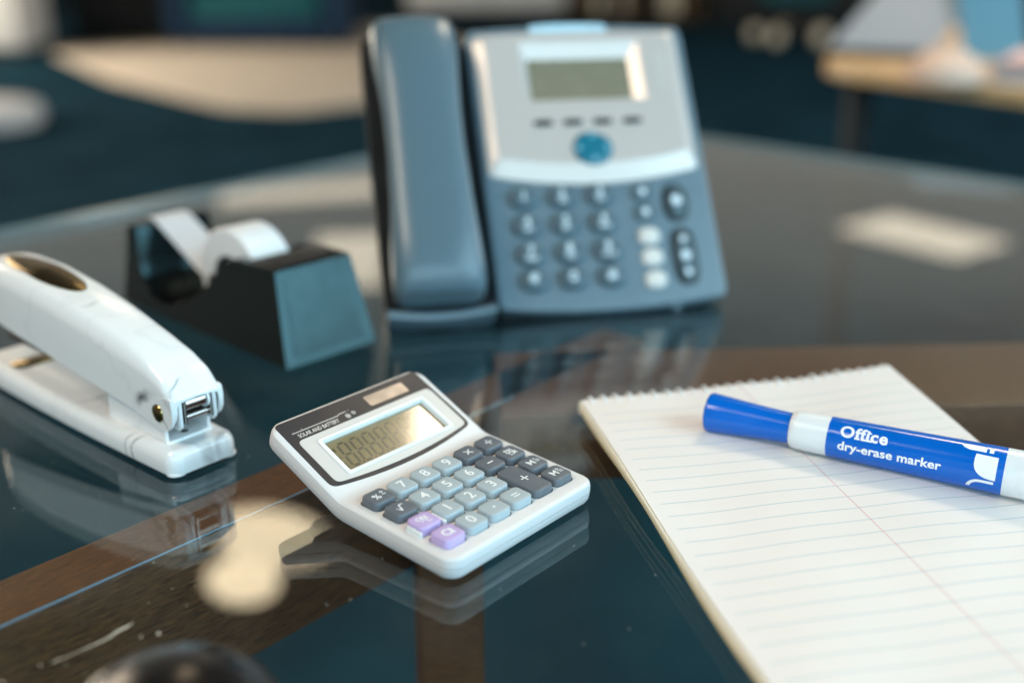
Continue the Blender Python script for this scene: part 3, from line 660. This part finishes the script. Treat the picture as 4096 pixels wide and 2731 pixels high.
mk('thumb_pad', (lambda: loft([[(16.5+q*8.6*cos(2*pi*i/32), 118+q*33*sin(2*pi*i/32), interp(ZT, 118+q*33*sin(2*pi*i/32))-.012*(q*8.6*cos(2*pi*i/32))**2+h) for i in range(32)] for q, h in ((1.0, -.25), (1.0, .25), (.97, .38), (.7, .4), (.35, .42), (.05, .42))], True, True))(), M_gold, stp, 40)
for sx_, xx in ((-1, 16.5-12.25), (1, 16.5+12.25)):
    mk('rivet', lathe([(-1.0, 3.6), (0.15, 3.9), (.6, 3.6), (.95, 2.4), (1.1, .3)], lambda a, b, c, sx_=sx_, xx=xx: (xx+sx_*a, 13.4+b, 25.4+c), 28), M_gold, stp, 40)
ear = [(3.4, 33.4), (2.7, 29), (3.1, 24.6), (4.8, 21.2), (7.6, 19.0), (11.4, 18.0), (16, 18.4), (22, 19.8), (24, 21.6), (14, 31), (8.5, 33.6), (5.0, 33.8)]
for eu in ((16.5-12.35, 16.5-10.9), (16.5+10.9, 16.5+12.35)):
    mk('hinge_ear', plate(ear, [(.3, eu[0]), (0, eu[0]+.3), (0, eu[1]-.3), (.3, eu[1])], lambda y, z, x: (x, y, z)), M_marble, stp, 40)
# hinge bracket standing on the base, inside the arm
def side_plate(u0, u1, pts, name, m, b=.35):
    return mk(name, plate(pts, [(b, u0), (0, u0+b), (0, u1-b), (b, u1)], lambda y, z, x: (x, y, z)), m, stp, 40)
brk = [(12.0, 11.5), (12.0, 17.6), (15, 18.4), (30, 19.6), (54, 24.0), (55.5, 22), (55.5, 11.5)]
side_plate(5.6, 7.2, brk, 'bracket_cheek', M_marble); side_plate(25.8, 27.4, brk, 'bracket_cheek', M_marble)
mk('bracket_floor', slab(5.6, 27.4, 10.5, 56, 1.2, [(0, 11.5), (0, 12.3), (.3, 12.6)], ID, 3), M_marble, stp, 40)
mk('bracket_hole_shade', lathe([(12.62, 1.7), (12.66, 1.7)], upright(16.6, 15.6), 18), M_gap_shade, stp, 0)  # flat dark disc drawn as the shaded hole, nothing is cut
mg = [(3.2, 20.5), (3.0, 32.0), (8, 38), (30, 46), (34, 40), (34, 24), (12, 18.8), (5, 18.8)]
side_plate(7.5, 9.4, mg, 'inner_plate', M_marble, .5); side_plate(23.6, 25.5, mg, 'inner_plate', M_marble, .5)
st_ = [(2.6, 21.5), (2.6, 31.5), (12, 36), (12, 21.5)]
side_plate(9.9, 10.9, st_, 'spring_plate', M_steel, .2); side_plate(22.1, 23.1, st_, 'spring_plate', M_steel, .2)
mk('hinge_pin', lathe([(10.9, 2.6), (11.3, 3.0), (21.7, 3.0), (22.1, 2.6)], lambda x, a, b: (x, 6.2+a, 29.2+b), 24), M_steel, stp, 40)
mk('hinge_collar', lathe([(21.0, 4.0), (22.0, 4.0)], lambda x, a, b: (x, 6.4+a, 29.0+b), 24), M_marble, stp, 40)
mk('hinge_pin', lathe([(10.9, 1.3), (22.1, 1.3)], lambda x, a, b: (x, 5.2+a, 23.6+b), 16), M_steel, stp, 40)
mk('magazine', merge(box(8.5, 24.5, 14, 150, 24.5, 26.5, .3), loft([[(x, s, z) for x, z in ((8.5, interp(ZB, s)+1), (24.5, interp(ZB, s)+1), (24.5, interp(ZT, s)-8), (8.5, interp(ZT, s)-8))] for s in (14, 40, 80, 120, 160)])), M_rubber, stp, 40)
mk('staple_rail', loft([[(x, s, z) for x, z in ((7.2, interp(ZB, s)-2.6), (25.8, interp(ZB, s)-2.6), (25.8, interp(ZB, s)+1.5), (7.2, interp(ZB, s)+1.5))] for s in (60, 100, 140, 160)]), M_gold, stp, 40)
mk('anvil', slab(5.5, 27.5, 136, 148, 3.5, [(0, 11.7), (0, 12.0), (.4, 12.3)], ID, 5), M_gold, stp, 40)

# ------------------------------------------------------------------ tape dispenser
dsp = thing('tape_dispenser', 'black desktop tape dispenser holding a roll of white tape', 'tape dispenser', (-114.1, 528.8, 0), 46.3)
DW = 58.6
def taper(z): return 5.4*z/48.0
def dring(prof, u, far=False): return [((DW-u-taper(z)) if far else (u+taper(z)), y+0.0, z) for y, z in prof]
lean = lambda z: 12.2*z/48.0
curve = [(52, 46.4), (57.5, 43.6), (63, 38.4), (70, 31.2), (80, 23.0), (92, 15.6), (104, 9.8), (115, 7.2), (126, 7.6), (135, 11.2), (141, 17.5), (145, 27), (148.5, 40), (150, 46.2)]
outer = [(0, 0), (0.3, 1.0), (lean(46.2), 46.2), (lean(47.8)+.5, 47.6), (14.5, 48.1), (46, 47.6)]+curve+[(152.5, 47.2), (157.5, 46.8), (159.5, 45), (164, 2), (164, 0)]
def dsol(prof, a, b):      # solid between two side offsets
    return loft([[(a+taper(z), y, z) for y, z in prof], [(DW-b-taper(z), y, z) for y, z in prof]])
o = mk('body', dsol(outer, 0, 0), M_black, dsp, 28)
slot = [(40, 3.2), (100, 3.2), (124, 5.0), (134, 9.0), (140, 16.5), (145, 28), (150.0, 44), (151.5, 52), (152, 70), (40, 70)]
boolean_cut(o, mk('cutter', loft([[(x, y, z) for y, z in slot] for x in (11.5, DW-11.5)]), M_black, dsp, 0))
bv = o.modifiers.new('soft_edges', 'BEVEL'); bv.width = .0042; bv.segments = 4; bv.limit_method = 'ANGLE'; bv.angle_limit = radians(38); bv.harden_normals = False
mk('front_panel', (lambda: loft([[(u, lean(z)-d, z) for u, z in fillet([(6.2, 4.0), (DW-6.2, 4.0), (DW-9.6, 43.5), (9.6, 43.5)], 3)] for d in (-.2, .22)]))(), M_black, dsp, 40)
mk('base_strip', slab(1.0, DW-1.0, 1.2, 163, 4, [(0, -0.0), (0, .8)], ID, 4), M_rubber, dsp, 40)
mk('top_recess', slab(15, DW-15, 18, 33, 2, [(0, 47.6), (.2, 48.25), (.6, 48.35)], ID, 4), M_rubber, dsp, 30)
# roll: core, tape and the strip drawn to the cutter
RC = Vector((73, 27.6)); RR_ = 29.0
roll = mk('tape_roll', lathe([(-12.0, 14), (-12.0, RR_-.6), (-11.4, RR_), (11.4, RR_), (12.0, RR_-.6), (12.0, 14)], lambda x, a, b: (DW/2+x, RC.x+a, RC.y+b), 64, (0, 0)), M_tape, dsp, 40)
mk('roll_core', lathe([(-12.6, 8), (-12.6, 14.1), (12.6, 14.1), (12.6, 8), (-12.6, 8)], lambda x, a, b: (DW/2+x, RC.x+a, RC.y+b), 40, (0, 0)), M_pdark, dsp, 40)
mk('spindle', lathe([(-22.5, 6), (22.5, 6)], lambda x, a, b: (DW/2+x, RC.x+a, RC.y+b), 20), M_pdark, dsp, 40)
path = [(100.5, 24), (103, 25.6), (110, 28.6), (122, 34.6), (134, 40.6), (144, 45.4), (150.5, 48.4), (156, 48.7), (158.5, 48.4)]
M_strip = mat('translucent_tape', lin((226, 226, 230)), 0.4); M_strip.node_tree.nodes['Principled BSDF'].inputs['Alpha'].default_value = 0.72
mk('tape_strip', loft([[(DW/2-12, y, z), (DW/2+12, y, z), (DW/2+12, y, z-.15), (DW/2-12, y, z-.15)] for y, z in path]), M_strip, dsp, 40)
teeth = []
for k in range(26): x = DW/2-13+k; teeth.append(([(x, 158.6, 47.8), (x+1, 158.6, 47.8), (x+.5, 160.4, 48.4), (x, 158.4, 47.0), (x+1, 158.4, 47.0)], [(0, 1, 2), (3, 2, 4), (0, 2, 3), (1, 4, 2)]))
mk('cutter_blade', merge(box(DW/2-13, DW/2+13, 152.5, 158.7, 46.6, 47.9), *teeth), M_steel, dsp, 0)

# ------------------------------------------------------------------ desk telephone
PHX, PHY, PZ0, PYAW, PT_ = -8.0, 602.0, -5.3, 11.7, radians(53.1)
tel = thing('desk_phone', 'grey desk telephone with silver screen panel and corded handset at its left', 'telephone', (PHX, PHY, PZ0), PYAW); tel.scale = (1.025,)*3
def TP(u, v, w): return (u, v*cos(PT_)-w*sin(PT_), 12.0+v*sin(PT_)+w*cos(PT_))
def face_outline(u0, u1, v0, v1, sagb, sagt, rb, rt, n=14):
    low = arc_pts((u0, v0), (u1, v0), sagb, n); hi = [(x, y) for x, y in reversed(arc_pts((u0, v1), (u1, v1), -sagt, n))]
    return fillet(low+hi, [rb]+[0]*(n-1)+[rb]+[rt]+[0]*(n-1)+[rt], 5)
FO = face_outline(0.5, 135.3, .3, 175.2, 4.8, 2.8, 6, 9)
mk('face', plate(FO, [(2.5, -13), (0.6, -11), (0, -8), (0, -2.6), (.5, -1.0), (1.4, -.2), (2.4, 0)], TP), M_pgrey, tel, 35)
# silver panel with sloping sides and a bowed lower edge
def sil(ins): return face_outline(4.0+ins, 130.0-ins*1.1, 79.5+ins*1.6, 170.6-ins*.6, 7.4-ins*.25, 1.6, 3, 5)
PWZ = 4.7
lay0, lay1 = sil(0), sil(6.2); n_ = len(lay0)
V = [TP(x, y, -.4) for x, y in lay0]+[TP(x, y, 1.2) for x, y in sil(.3)]+[TP(x, y, PWZ) for x, y in lay1]
F = [(i, (i+1) % n_, n_+(i+1) % n_, n_+i) for i in range(n_)]+[(n_+i, n_+(i+1) % n_, 2*n_+(i+1) % n_, 2*n_+i) for i in range(n_)]+[tuple(2*n_+i for i in range(n_)), tuple(range(n_-1, -1, -1))]
sp_ = mk('silver_panel', (V, F), M_silver, tel, 12)
# the display lies at the bottom of a sunk opening with sloping walls
q0, q1 = [(30.8, 124.4), (104.0, 124.4), (104.0, 163.2), (30.8, 163.2)], [(35.4, 127.0), (97.8, 127.0), (97.8, 153.8), (35.4, 153.8)]
k_ = .3/4.2
qt = [(a+(a-c)*k_, b+(b-d)*k_) for (a, b), (c, d) in zip(q0, q1)]
boolean_cut(sp_, mk('cutter', loft([[TP(x, y, .2) for x, y in q1], [TP(x, y, PWZ-4.2) for x, y in q1], [TP(x, y, PWZ+.3) for x, y in qt]]), M_silver, tel, 0))
sp_.data.polygons.foreach_set('use_smooth', [True]*len(sp_.data.polygons)); sp_.data.set_sharp_from_angle(angle=radians(12))
mk('phone_screen', flat(q1, .38, TP), M_plcd, tel, 0, 'dull green telephone display')
def pill(cu, cv, a, b, h, w0=0.0, n=24, ex=2.0):
    ring = lambda k: [(cu+k*a*math.copysign(abs(cos(t))**(2/ex), cos(t)), cv+k*b*math.copysign(abs(sin(t))**(2/ex), sin(t))) for t in [2*pi*i/n+.001 for i in range(n)]]
    return loft([[TP(x, y, w) for x, y in ring(k)] for k, w in ((1.0, w0-.6), (1.0, w0+h*.35), (.93, w0+h*.7), (.78, w0+h*.92), (.5, w0+h*1.0), (.05, w0+h*1.02))])
for u in (39.5, 57.2, 75.2, 93.3): mk('soft_key', pill(u, 110.1, 5.8, 1.9, 1.2, PWZ, 20, 4), M_pdark, tel, 50)
nav = mk('navigation_key', pill(66.7, 93.0, 12.0, 10.6, 2.2, PWZ-.2, 36), M_pteal, tel, 50, 'round blue-green navigation key')
for a in range(4): mk('arrow_mark', lay(disc2(66.7+8.4*cos(a*pi/2), 93+7.4*sin(a*pi/2), 1.5, 10), TP, PWZ+1.95), mat('pale_blue_print', lin((120, 176, 196)), .5), nav, 0)
LET = ['', 'ABC', 'DEF', 'GHI', 'JKL', 'MNO', 'PQRS', 'TUV', 'WXYZ', '', '', '']
M_pprint = mat('phone_white_print', lin((214, 224, 230)), .5)
for r in range(4):
    for c in range(3):
        i = r*3+c; u, v = 22.2+22.45*c, (65.2, 48.2, 30.9, 15.4)[r]
        ko = mk('dial_key', pill(u, v, 8.0, 6.9, 4.2, .2, 28, 2.3), M_pkey, tel, 50)
        star_ = i == 9
        parts = [lay(text('123456789*0#'[i], 11.5 if star_ else 7.4, .3 if star_ else .22), TP, 4.56, u, v-1.8 if star_ else v+(1.1 if LET[i] else 0))]
        if LET[i]: parts.append(lay(text(LET[i], 2.9, .12), TP, 4.56, u, v-3.4))
        mk('dial_symbol', merge(*parts), M_pprint, ko, 0)
for j, (v, m) in enumerate(((65.6, M_pkey), (52.9, M_pkey), (38.3, M_pwhite), (25.2, M_pwhite), (11.6, M_pwhite))):
    ko = mk('function_key', pill(93.1, v, 6.4, 5.2, 2.4, .2, 24, 2.6), m, tel, 50)
    if j < 2: mk('function_symbol', lay(disc2(93.1, v, 2.2, 12), TP, 2.7), M_pprint, ko, 0)
mk('key_recess', pill(112.4, 58.2, 8.0, 12.0, .5, .0, 32, 2.4), M_pdark, tel, 50)
ko = mk('function_key', pill(112.6, 58.2, 5.2, 9.4, 2.4, .6, 28, 2.2), M_pkey, tel, 50); mk('function_symbol', lay(disc2(112.6, 59, 3.0, 14), TP, 3.1), M_pprint, ko, 0)
mk('key_recess', pill(112.7, 24.8, 7.8, 17.4, .5, .0, 36, 3.2), M_pdark, tel, 50)
ko = mk('volume_key', pill(112.7, 24.8, 5.0, 14.8, 2.2, .6, 32, 2.6), M_pkey, tel, 50)
for dv, r in ((10.2, 2.0), (0, 2.8), (-10, 2.0)): mk('function_symbol', lay(disc2(112.7, 24.8+dv, r, 14), TP, 2.95), M_pprint, ko, 0)
# embossed rings at the panel's upper right
for k in range(3):
    mk('panel_emblem', loft([[TP(116.6-.6*k+(2.6+dr_)*cos(2*pi*i/20), 151-8.0*k+(3.2+dr_)*sin(2*pi*i/20), w) for i in range(20)] for dr_, w in ((.5, PWZ-.2), (.3, PWZ+.5), (-.3, PWZ+.5), (-.5, PWZ-.2))], True, False), M_pwhite, tel, 60)
mk('message_lamp', plate(face_outline(39.5, 88, 171.2, 177.4, 0, 1.0, 1, 3), [(0, -6), (0, -.8), (.6, 1.0)], TP), mat('pale_lamp_lens', lin((176, 208, 222)), .3), tel, 35, 'pale message lamp on the top edge')
# body behind the face, cradle at the left, stand and feet
mk('rear_body', plate(face_outline(-60.5, 132, -1, 172, 3.0, 2, 8, 10), [(4, -34), (0, -28), (0, -14.5), (2, -12.5)], TP), M_pdark, tel, 35)
mk('cradle', plate(face_outline(-61.5, -2.0, -3.5, 171, 3.5, 1, 10, 10), [(0, -14), (0, -3.0), (1.0, -2.0)], TP), M_pdark, tel, 35)
lipo = [[TP(-61.0+59*t, v-4.6*4*t*(1-t)*.6+1.5, w) for v, w in ((-5.5, -12), (-6.0, 4), (-4.6, 9.5), (-2.4, 10.4), (.2, 8.0), (2.0, -2))] for t in [i/16 for i in range(17)]]
mk('cradle_lip', loft(lipo), M_pgrey, tel, 50)
mk('stand', loft([[(x, y, z) for y, z in ((10, 9), (120, 6.5), (122, 15), (112, 118), (100, 118), (24, 18))] for x in (-40, 110)]), M_pdark, tel, 30)
for u in (-34, 104):
    bx, by, bz = TP(u, -2, -12); mk('foot', lathe([(5.2, 4.0), (5.8, 4.6), (bz+7, 4.6)], upright(bx, by-4), 18), M_pgrey, tel, 40)
    mk('foot', lathe([(5.2, 5), (8, 5)], upright(bx, by+108), 18), M_rubber, tel, 40)
# handset, lofted from mouthpiece to earpiece
HS = []
for v, hw, w0, w1 in ((1.5, 17, 6, 13), (2.6, 21.5, 3, 18), (5.5, 24.2, 2, 24), (11, 25.2, 2, 28.5), (20, 25.4, 2, 30.5), (34, 24.6, 3, 31), (44, 23.6, 9, 30.6), (60, 22.4, 11, 30.0), (90, 21.4, 12, 29.4), (112, 21.6, 11, 29.4), (128, 22.6, 8, 29.6), (142, 24.0, 2, 29.2), (154, 24.6, 1, 28.0), (164, 24.4, 1, 25.6), (170, 23.4, 1.5, 22.5), (173.4, 21.0, 3, 19), (175, 16, 6, 13)):
    ring = []; n = 40; cw, hwz = (w0+w1)/2, (w1-w0)/2
    for i in range(n):
        t = 2*pi*i/n; c_, s_ = cos(t), sin(t); e = .74
        ring.append(TP(-32.6+hw*math.copysign(abs(c_)**e, c_), v, cw+hwz*math.copysign(abs(s_)**.74, s_)))
    HS.append(ring)
hs = thing('telephone_handset', 'grey curved telephone handset resting in the cradle of the desk phone', 'handset', (PHX, PHY, PZ0), PYAW); hs.scale = (1.025,)*3
mk('grip', loft(HS), M_hand, hs, 60)
mk('mouthpiece_seam', loft([[TP(-33+24.6*math.copysign(abs(cos(t))**.42, cos(t)), 4.2+.02*i, 11.5+11.2*math.copysign(abs(sin(t))**.55, sin(t))) for t in [2*pi*k/30 for k in range(30)]] for i in (0, 20)], True, False), M_pdark, hs, 60)

# ------------------------------------------------------------------ mouse at the lower edge
mou = thing('computer_mouse', 'glossy black rounded computer mouse cut off by the bottom edge', 'mouse', (-92, 250, 0), 22)
rings = []
for k in range(13):
    t = pi/2*k/12; rings.append([((1-.05*k/12)*33*cos(t)**.8*math.copysign(abs(cos(a))**.9, cos(a)), -14+(56 if sin(a) < 0 else 40)*cos(t)**.8*math.copysign(abs(sin(a))**.9, sin(a)), 2.5+28*sin(t)**.9) for a in [2*pi*i/48 for i in range(48)]])
mk('shell', loft(rings), M_mouse, mou, 60)
mk('skirt', lathe([(0, .90), (.6, .96), (2.7, .99)], lambda z, a, b: (a*33, -14+b*(56 if b < 0 else 40), z), 48), M_rubber, mou, 40)
mk('wheel', lathe([(-3, 6), (-2.6, 6.6), (2.6, 6.6), (3, 6)], lambda x, a, b: (x, -44+a, 26+b), 24), M_rubber, mou, 40)

# ------------------------------------------------------------------ out of focus room behind
R_ = thing('floor_rug', 'large beige rug on the dark teal carpet behind the desk', 'rug', (-1400, 8600, -730), 0)
rug = [(-2250, 400), (-1150, -1350), (-150, -2500), (250, -2650), (700, -2280), (2000, -1200), (300, 2700), (-700, 2100), (-1400, 1300)]
mk('pile', plate(fillet(rug, 120, 3), [(0, 0.5), (0, 9), (8, 13)]), M_beige, R_, 40)
def furniture(name, label, cat, loc, parts, rz=0):
    t = thing(name, label, cat, loc, rz)
    for nm, vf, m in parts: mk(nm, vf, m, t, 40)
    return t
furniture('storage_cabinet', 'white blurred cabinet at the upper left corner', 'cabinet', (-4170, 8800, -730), [('carcass', box(-600, 560, -250, 300, 60, 1000, 12), M_whitep), ('plinth', box(-560, 530, -220, 280, 0, 60), M_char), ('door', box(-590, -25, -270, -251, 80, 980, 4), M_whitep), ('door', box(-15, 550, -270, -251, 80, 980, 4), M_whitep), ('handle', box(-60, -45, -290, -270, 450, 600, 3), M_greym), ('handle', box(20, 35, -290, -270, 450, 600, 3), M_greym)])
furniture('low_chest', 'black low chest between the white cabinet and the navy armchair', 'chest', (-3150, 9900, -730), [('carcass', box(-480, 500, -250, 250, 40, 700, 10), M_char), ('plinth', box(-460, 480, -230, 230, 0, 40), M_char), ('drawer', box(-460, 480, -268, -251, 60, 360, 4), M_char), ('drawer', box(-460, 480, -268, -251, 380, 680, 4), M_char)])
furniture('armchair', 'navy and teal upholstered armchair at the edge of the rug', 'armchair', (-2080, 9550, -730), [('seat_base', box(-480, 620, -420, 420, 60, 230, 40), M_navy), ('seat_cushion', box(-440, 580, -430, 380, 232, 420, 50), M_teal), ('armrest', box(-640, -482, -420, 420, 60, 600, 40), M_navy), ('armrest', box(622, 780, -420, 420, 60, 600, 40), M_navy), ('backrest', box(-480, 620, 385, 560, 60, 850, 50), M_teal)]+[('leg', box(x-30, x+30, y-30, y+30, 0, 60), M_char) for x in (-560, 700) for y in (-340, 340)])
furniture('sideboard', 'long pale grey sideboard far behind the telephone', 'sideboard', (-250, 12000, -730), [('carcass', box(-800, 820, -250, 250, 120, 900, 10), M_whitep), ('plinth', box(-780, 800, -200, 230, 0, 120), M_char), ('door', box(-780, -10, -270, -251, 140, 880, 4), M_whitep), ('door', box(10, 800, -270, -251, 140, 880, 4), M_whitep)])
furniture('bookcase', 'brown wooden bookcase above the telephone screen', 'bookcase', (1250, 11700, -730), [('side', box(-620, -590, -180, 180, 0, 1200, 3), M_shelf), ('side', box(590, 620, -180, 180, 0, 1200, 3), M_shelf), ('back', box(-590, 590, 160, 178, 0, 1200), M_shelf)]+[('shelf', box(-589, 589, -175, 159, z, z+28, 2), M_shelf) for z in (60, 380, 760, 1160)]+[('binder', box(x, x+60, -150, 120, 89, 89+260, 3), m) for x, m in ((-560, M_shelf), (-430, M_cream), (-330, M_char), (-180, M_beige), (-40, M_shelf), (120, M_char), (240, M_cream), (330, M_cream), (450, M_shelf))])
furniture('dark_sideboard', 'black low cupboard right of the telephone at the top', 'cupboard', (3000, 11600, -730), [('carcass', box(-1000, 1100, -300, 300, 60, 620, 10), M_char), ('plinth', box(-980, 1080, -260, 280, 0, 60), M_char), ('door', box(-980, 40, -320, -301, 80, 600, 4), M_char), ('door', box(60, 1080, -320, -301, 80, 600, 4), M_char)])
ch = furniture('office_chair', 'teal office chair with cream castors right of the telephone', 'chair', (2330, 9700, -730), [('seat', box(-250, 260, -250, 250, 330, 430, 40), M_teal), ('backrest', box(-230, 240, 215, 275, 440, 980, 25), M_teal), ('gas_column', lathe([(90, 28), (330, 28)], upright(0, 0), 18), M_char)])
for k in range(5):
    a = radians(90+72*k); t = Vector((cos(a), sin(a)))
    m_ = box(0, 300, -28, 28, 60, 110, 8); mk('base_arm', ([(t.x*x-t.y*y, t.y*x+t.x*y, z) for x, y, z in m_[0]], m_[1]), M_char, ch, 40)
    mk('castor', lathe([(-40, 30), (-34, 62), (34, 62), (40, 30)], lambda x, p, q, t=t: (t.x*300+x, t.y*300+p, 63+q), 24), M_cream, ch, 40)
furniture('floor_pouf', 'pale pouf on the carpet, cut off by the left edge', 'pouf', (-2560, 5560, -730), [('cushion', lathe([(0, 200), (15, 235), (60, 250), (100, 235), (118, 180), (122, 30)], upright(0, 0), 40), M_white2), ('piping', lathe([(58, 251), (61, 254), (64, 251)], upright(0, 0), 40, (0, 0)), M_cream)])
# second desk with pale wood top
d2 = thing('oak_desk', 'pale oak desk with rounded corner at the right edge', 'desk', (0, 0, 0), 0)
ed = [(500, 1850), (1040, 1000), (2600, 1500), (1500, 2900), (650, 2330)]
mk('desktop', plate(fillet(ed, [70, 60, 60, 60, 120], 8), [(4, -24), (0, -21), (0, -5), (1.5, -1.2), (5, 0)]), M_oak, d2, 40)
for x, y in ((575, 1890), (1040, 1130), (1400, 2650)): mk('leg', box(x-18, x+18, y-18, y+18, -730, -24.5, 4), M_rubber, d2, 40)
st2 = thing('document_stand', 'slanted grey document stand on the oak desk', 'stand', (640, 1950, 0), -20)
mk('back_plate', ([(x, y, z) for x, y, z in [(-110, 0, 2), (60, 0, 2), (230, 120, 240), (70, 120, 240), (-110, 8, 2), (60, 8, 2), (230, 128, 240), (70, 128, 240)]], [(0, 1, 2, 3), (4, 7, 6, 5), (0, 4, 5, 1), (1, 5, 6, 2), (2, 6, 7, 3), (3, 7, 4, 0)]), M_greym, st2, 20)
mk('ledge', box(-112, 62, -34, -1, 0.5, 12, 2), M_char, st2, 40)
mk('strut', box(-20, 20, 9, 120, 0.5, 10, 2), M_char, st2, 40)
f2 = thing('blue_folder', 'blue folder leaning beside the document stand on the oak desk', 'folder', (800, 1880, 0), -30)
mk('cover', ([(x, y, z) for x, y, z in [(-60, 0, .5), (40, 0, .5), (-20, 60, 210), (-120, 60, 210), (-60, 10, .5), (40, 10, .5), (-20, 70, 210), (-120, 70, 210)]], [(0, 1, 2, 3), (4, 7, 6, 5), (0, 4, 5, 1), (1, 5, 6, 2), (2, 6, 7, 3), (3, 7, 4, 0)]), M_bluef, f2, 20)
mk('sheet', ([(x*.94-2, y+3, z*.97+1) for x, y, z in [(-60, 0, .5), (40, 0, .5), (-20, 60, 210), (-120, 60, 210), (-60, 4, .5), (40, 4, .5), (-20, 64, 210), (-120, 64, 210)]], [(0, 1, 2, 3), (4, 7, 6, 5), (0, 4, 5, 1), (1, 5, 6, 2), (2, 6, 7, 3), (3, 7, 4, 0)]), M_white2, f2, 20)
bw = thing('clay_bowl', 'small pale clay bowl upside down near the front of the oak desk', 'bowl', (618, 1640, 0), 0)
mk('wall', lathe([(0.3, 56), (6, 57), (20, 52), (36, 36), (44, 18), (46, 2)], upright(0, 0), 36), M_clay, bw, 60); mk('foot_ring', lathe([(44, 19), (49, 18), (49, 15), (45, 14)], upright(0, 0), 30, (0, 0)), M_clay, bw, 50)
pp = thing('paper_stack', 'stack of pink and white papers on the oak desk at the right edge', 'papers', (840, 1620, 0), -35)
for k in range(6): mk('sheet', [([(x+random.uniform(-6, 6), y+random.uniform(-6, 6), z) for x, y, z in b_[0]], b_[1]) for b_ in [box(-130, 130, -100, 100, .5+5*k, 5+5*k)]][0], (M_white2, M_pink)[k % 2], pp, 30)
mg_ = thing('black_mug', 'black mug behind the papers at the upper right', 'mug', (905, 1960, 0), 0)
mk('cup', lathe([(.5, 36), (4, 41), (95, 43), (97, 42), (95, 39), (8, 36), (7, 1)], upright(0, 0), 36, (1, 1)), M_char, mg_, 40)
mk('handle', tube([(-42, 0, 78), (-60, 0, 76), (-68, 0, 55), (-62, 0, 32), (-42, 0, 24)], 5, 8), M_char, mg_, 50)
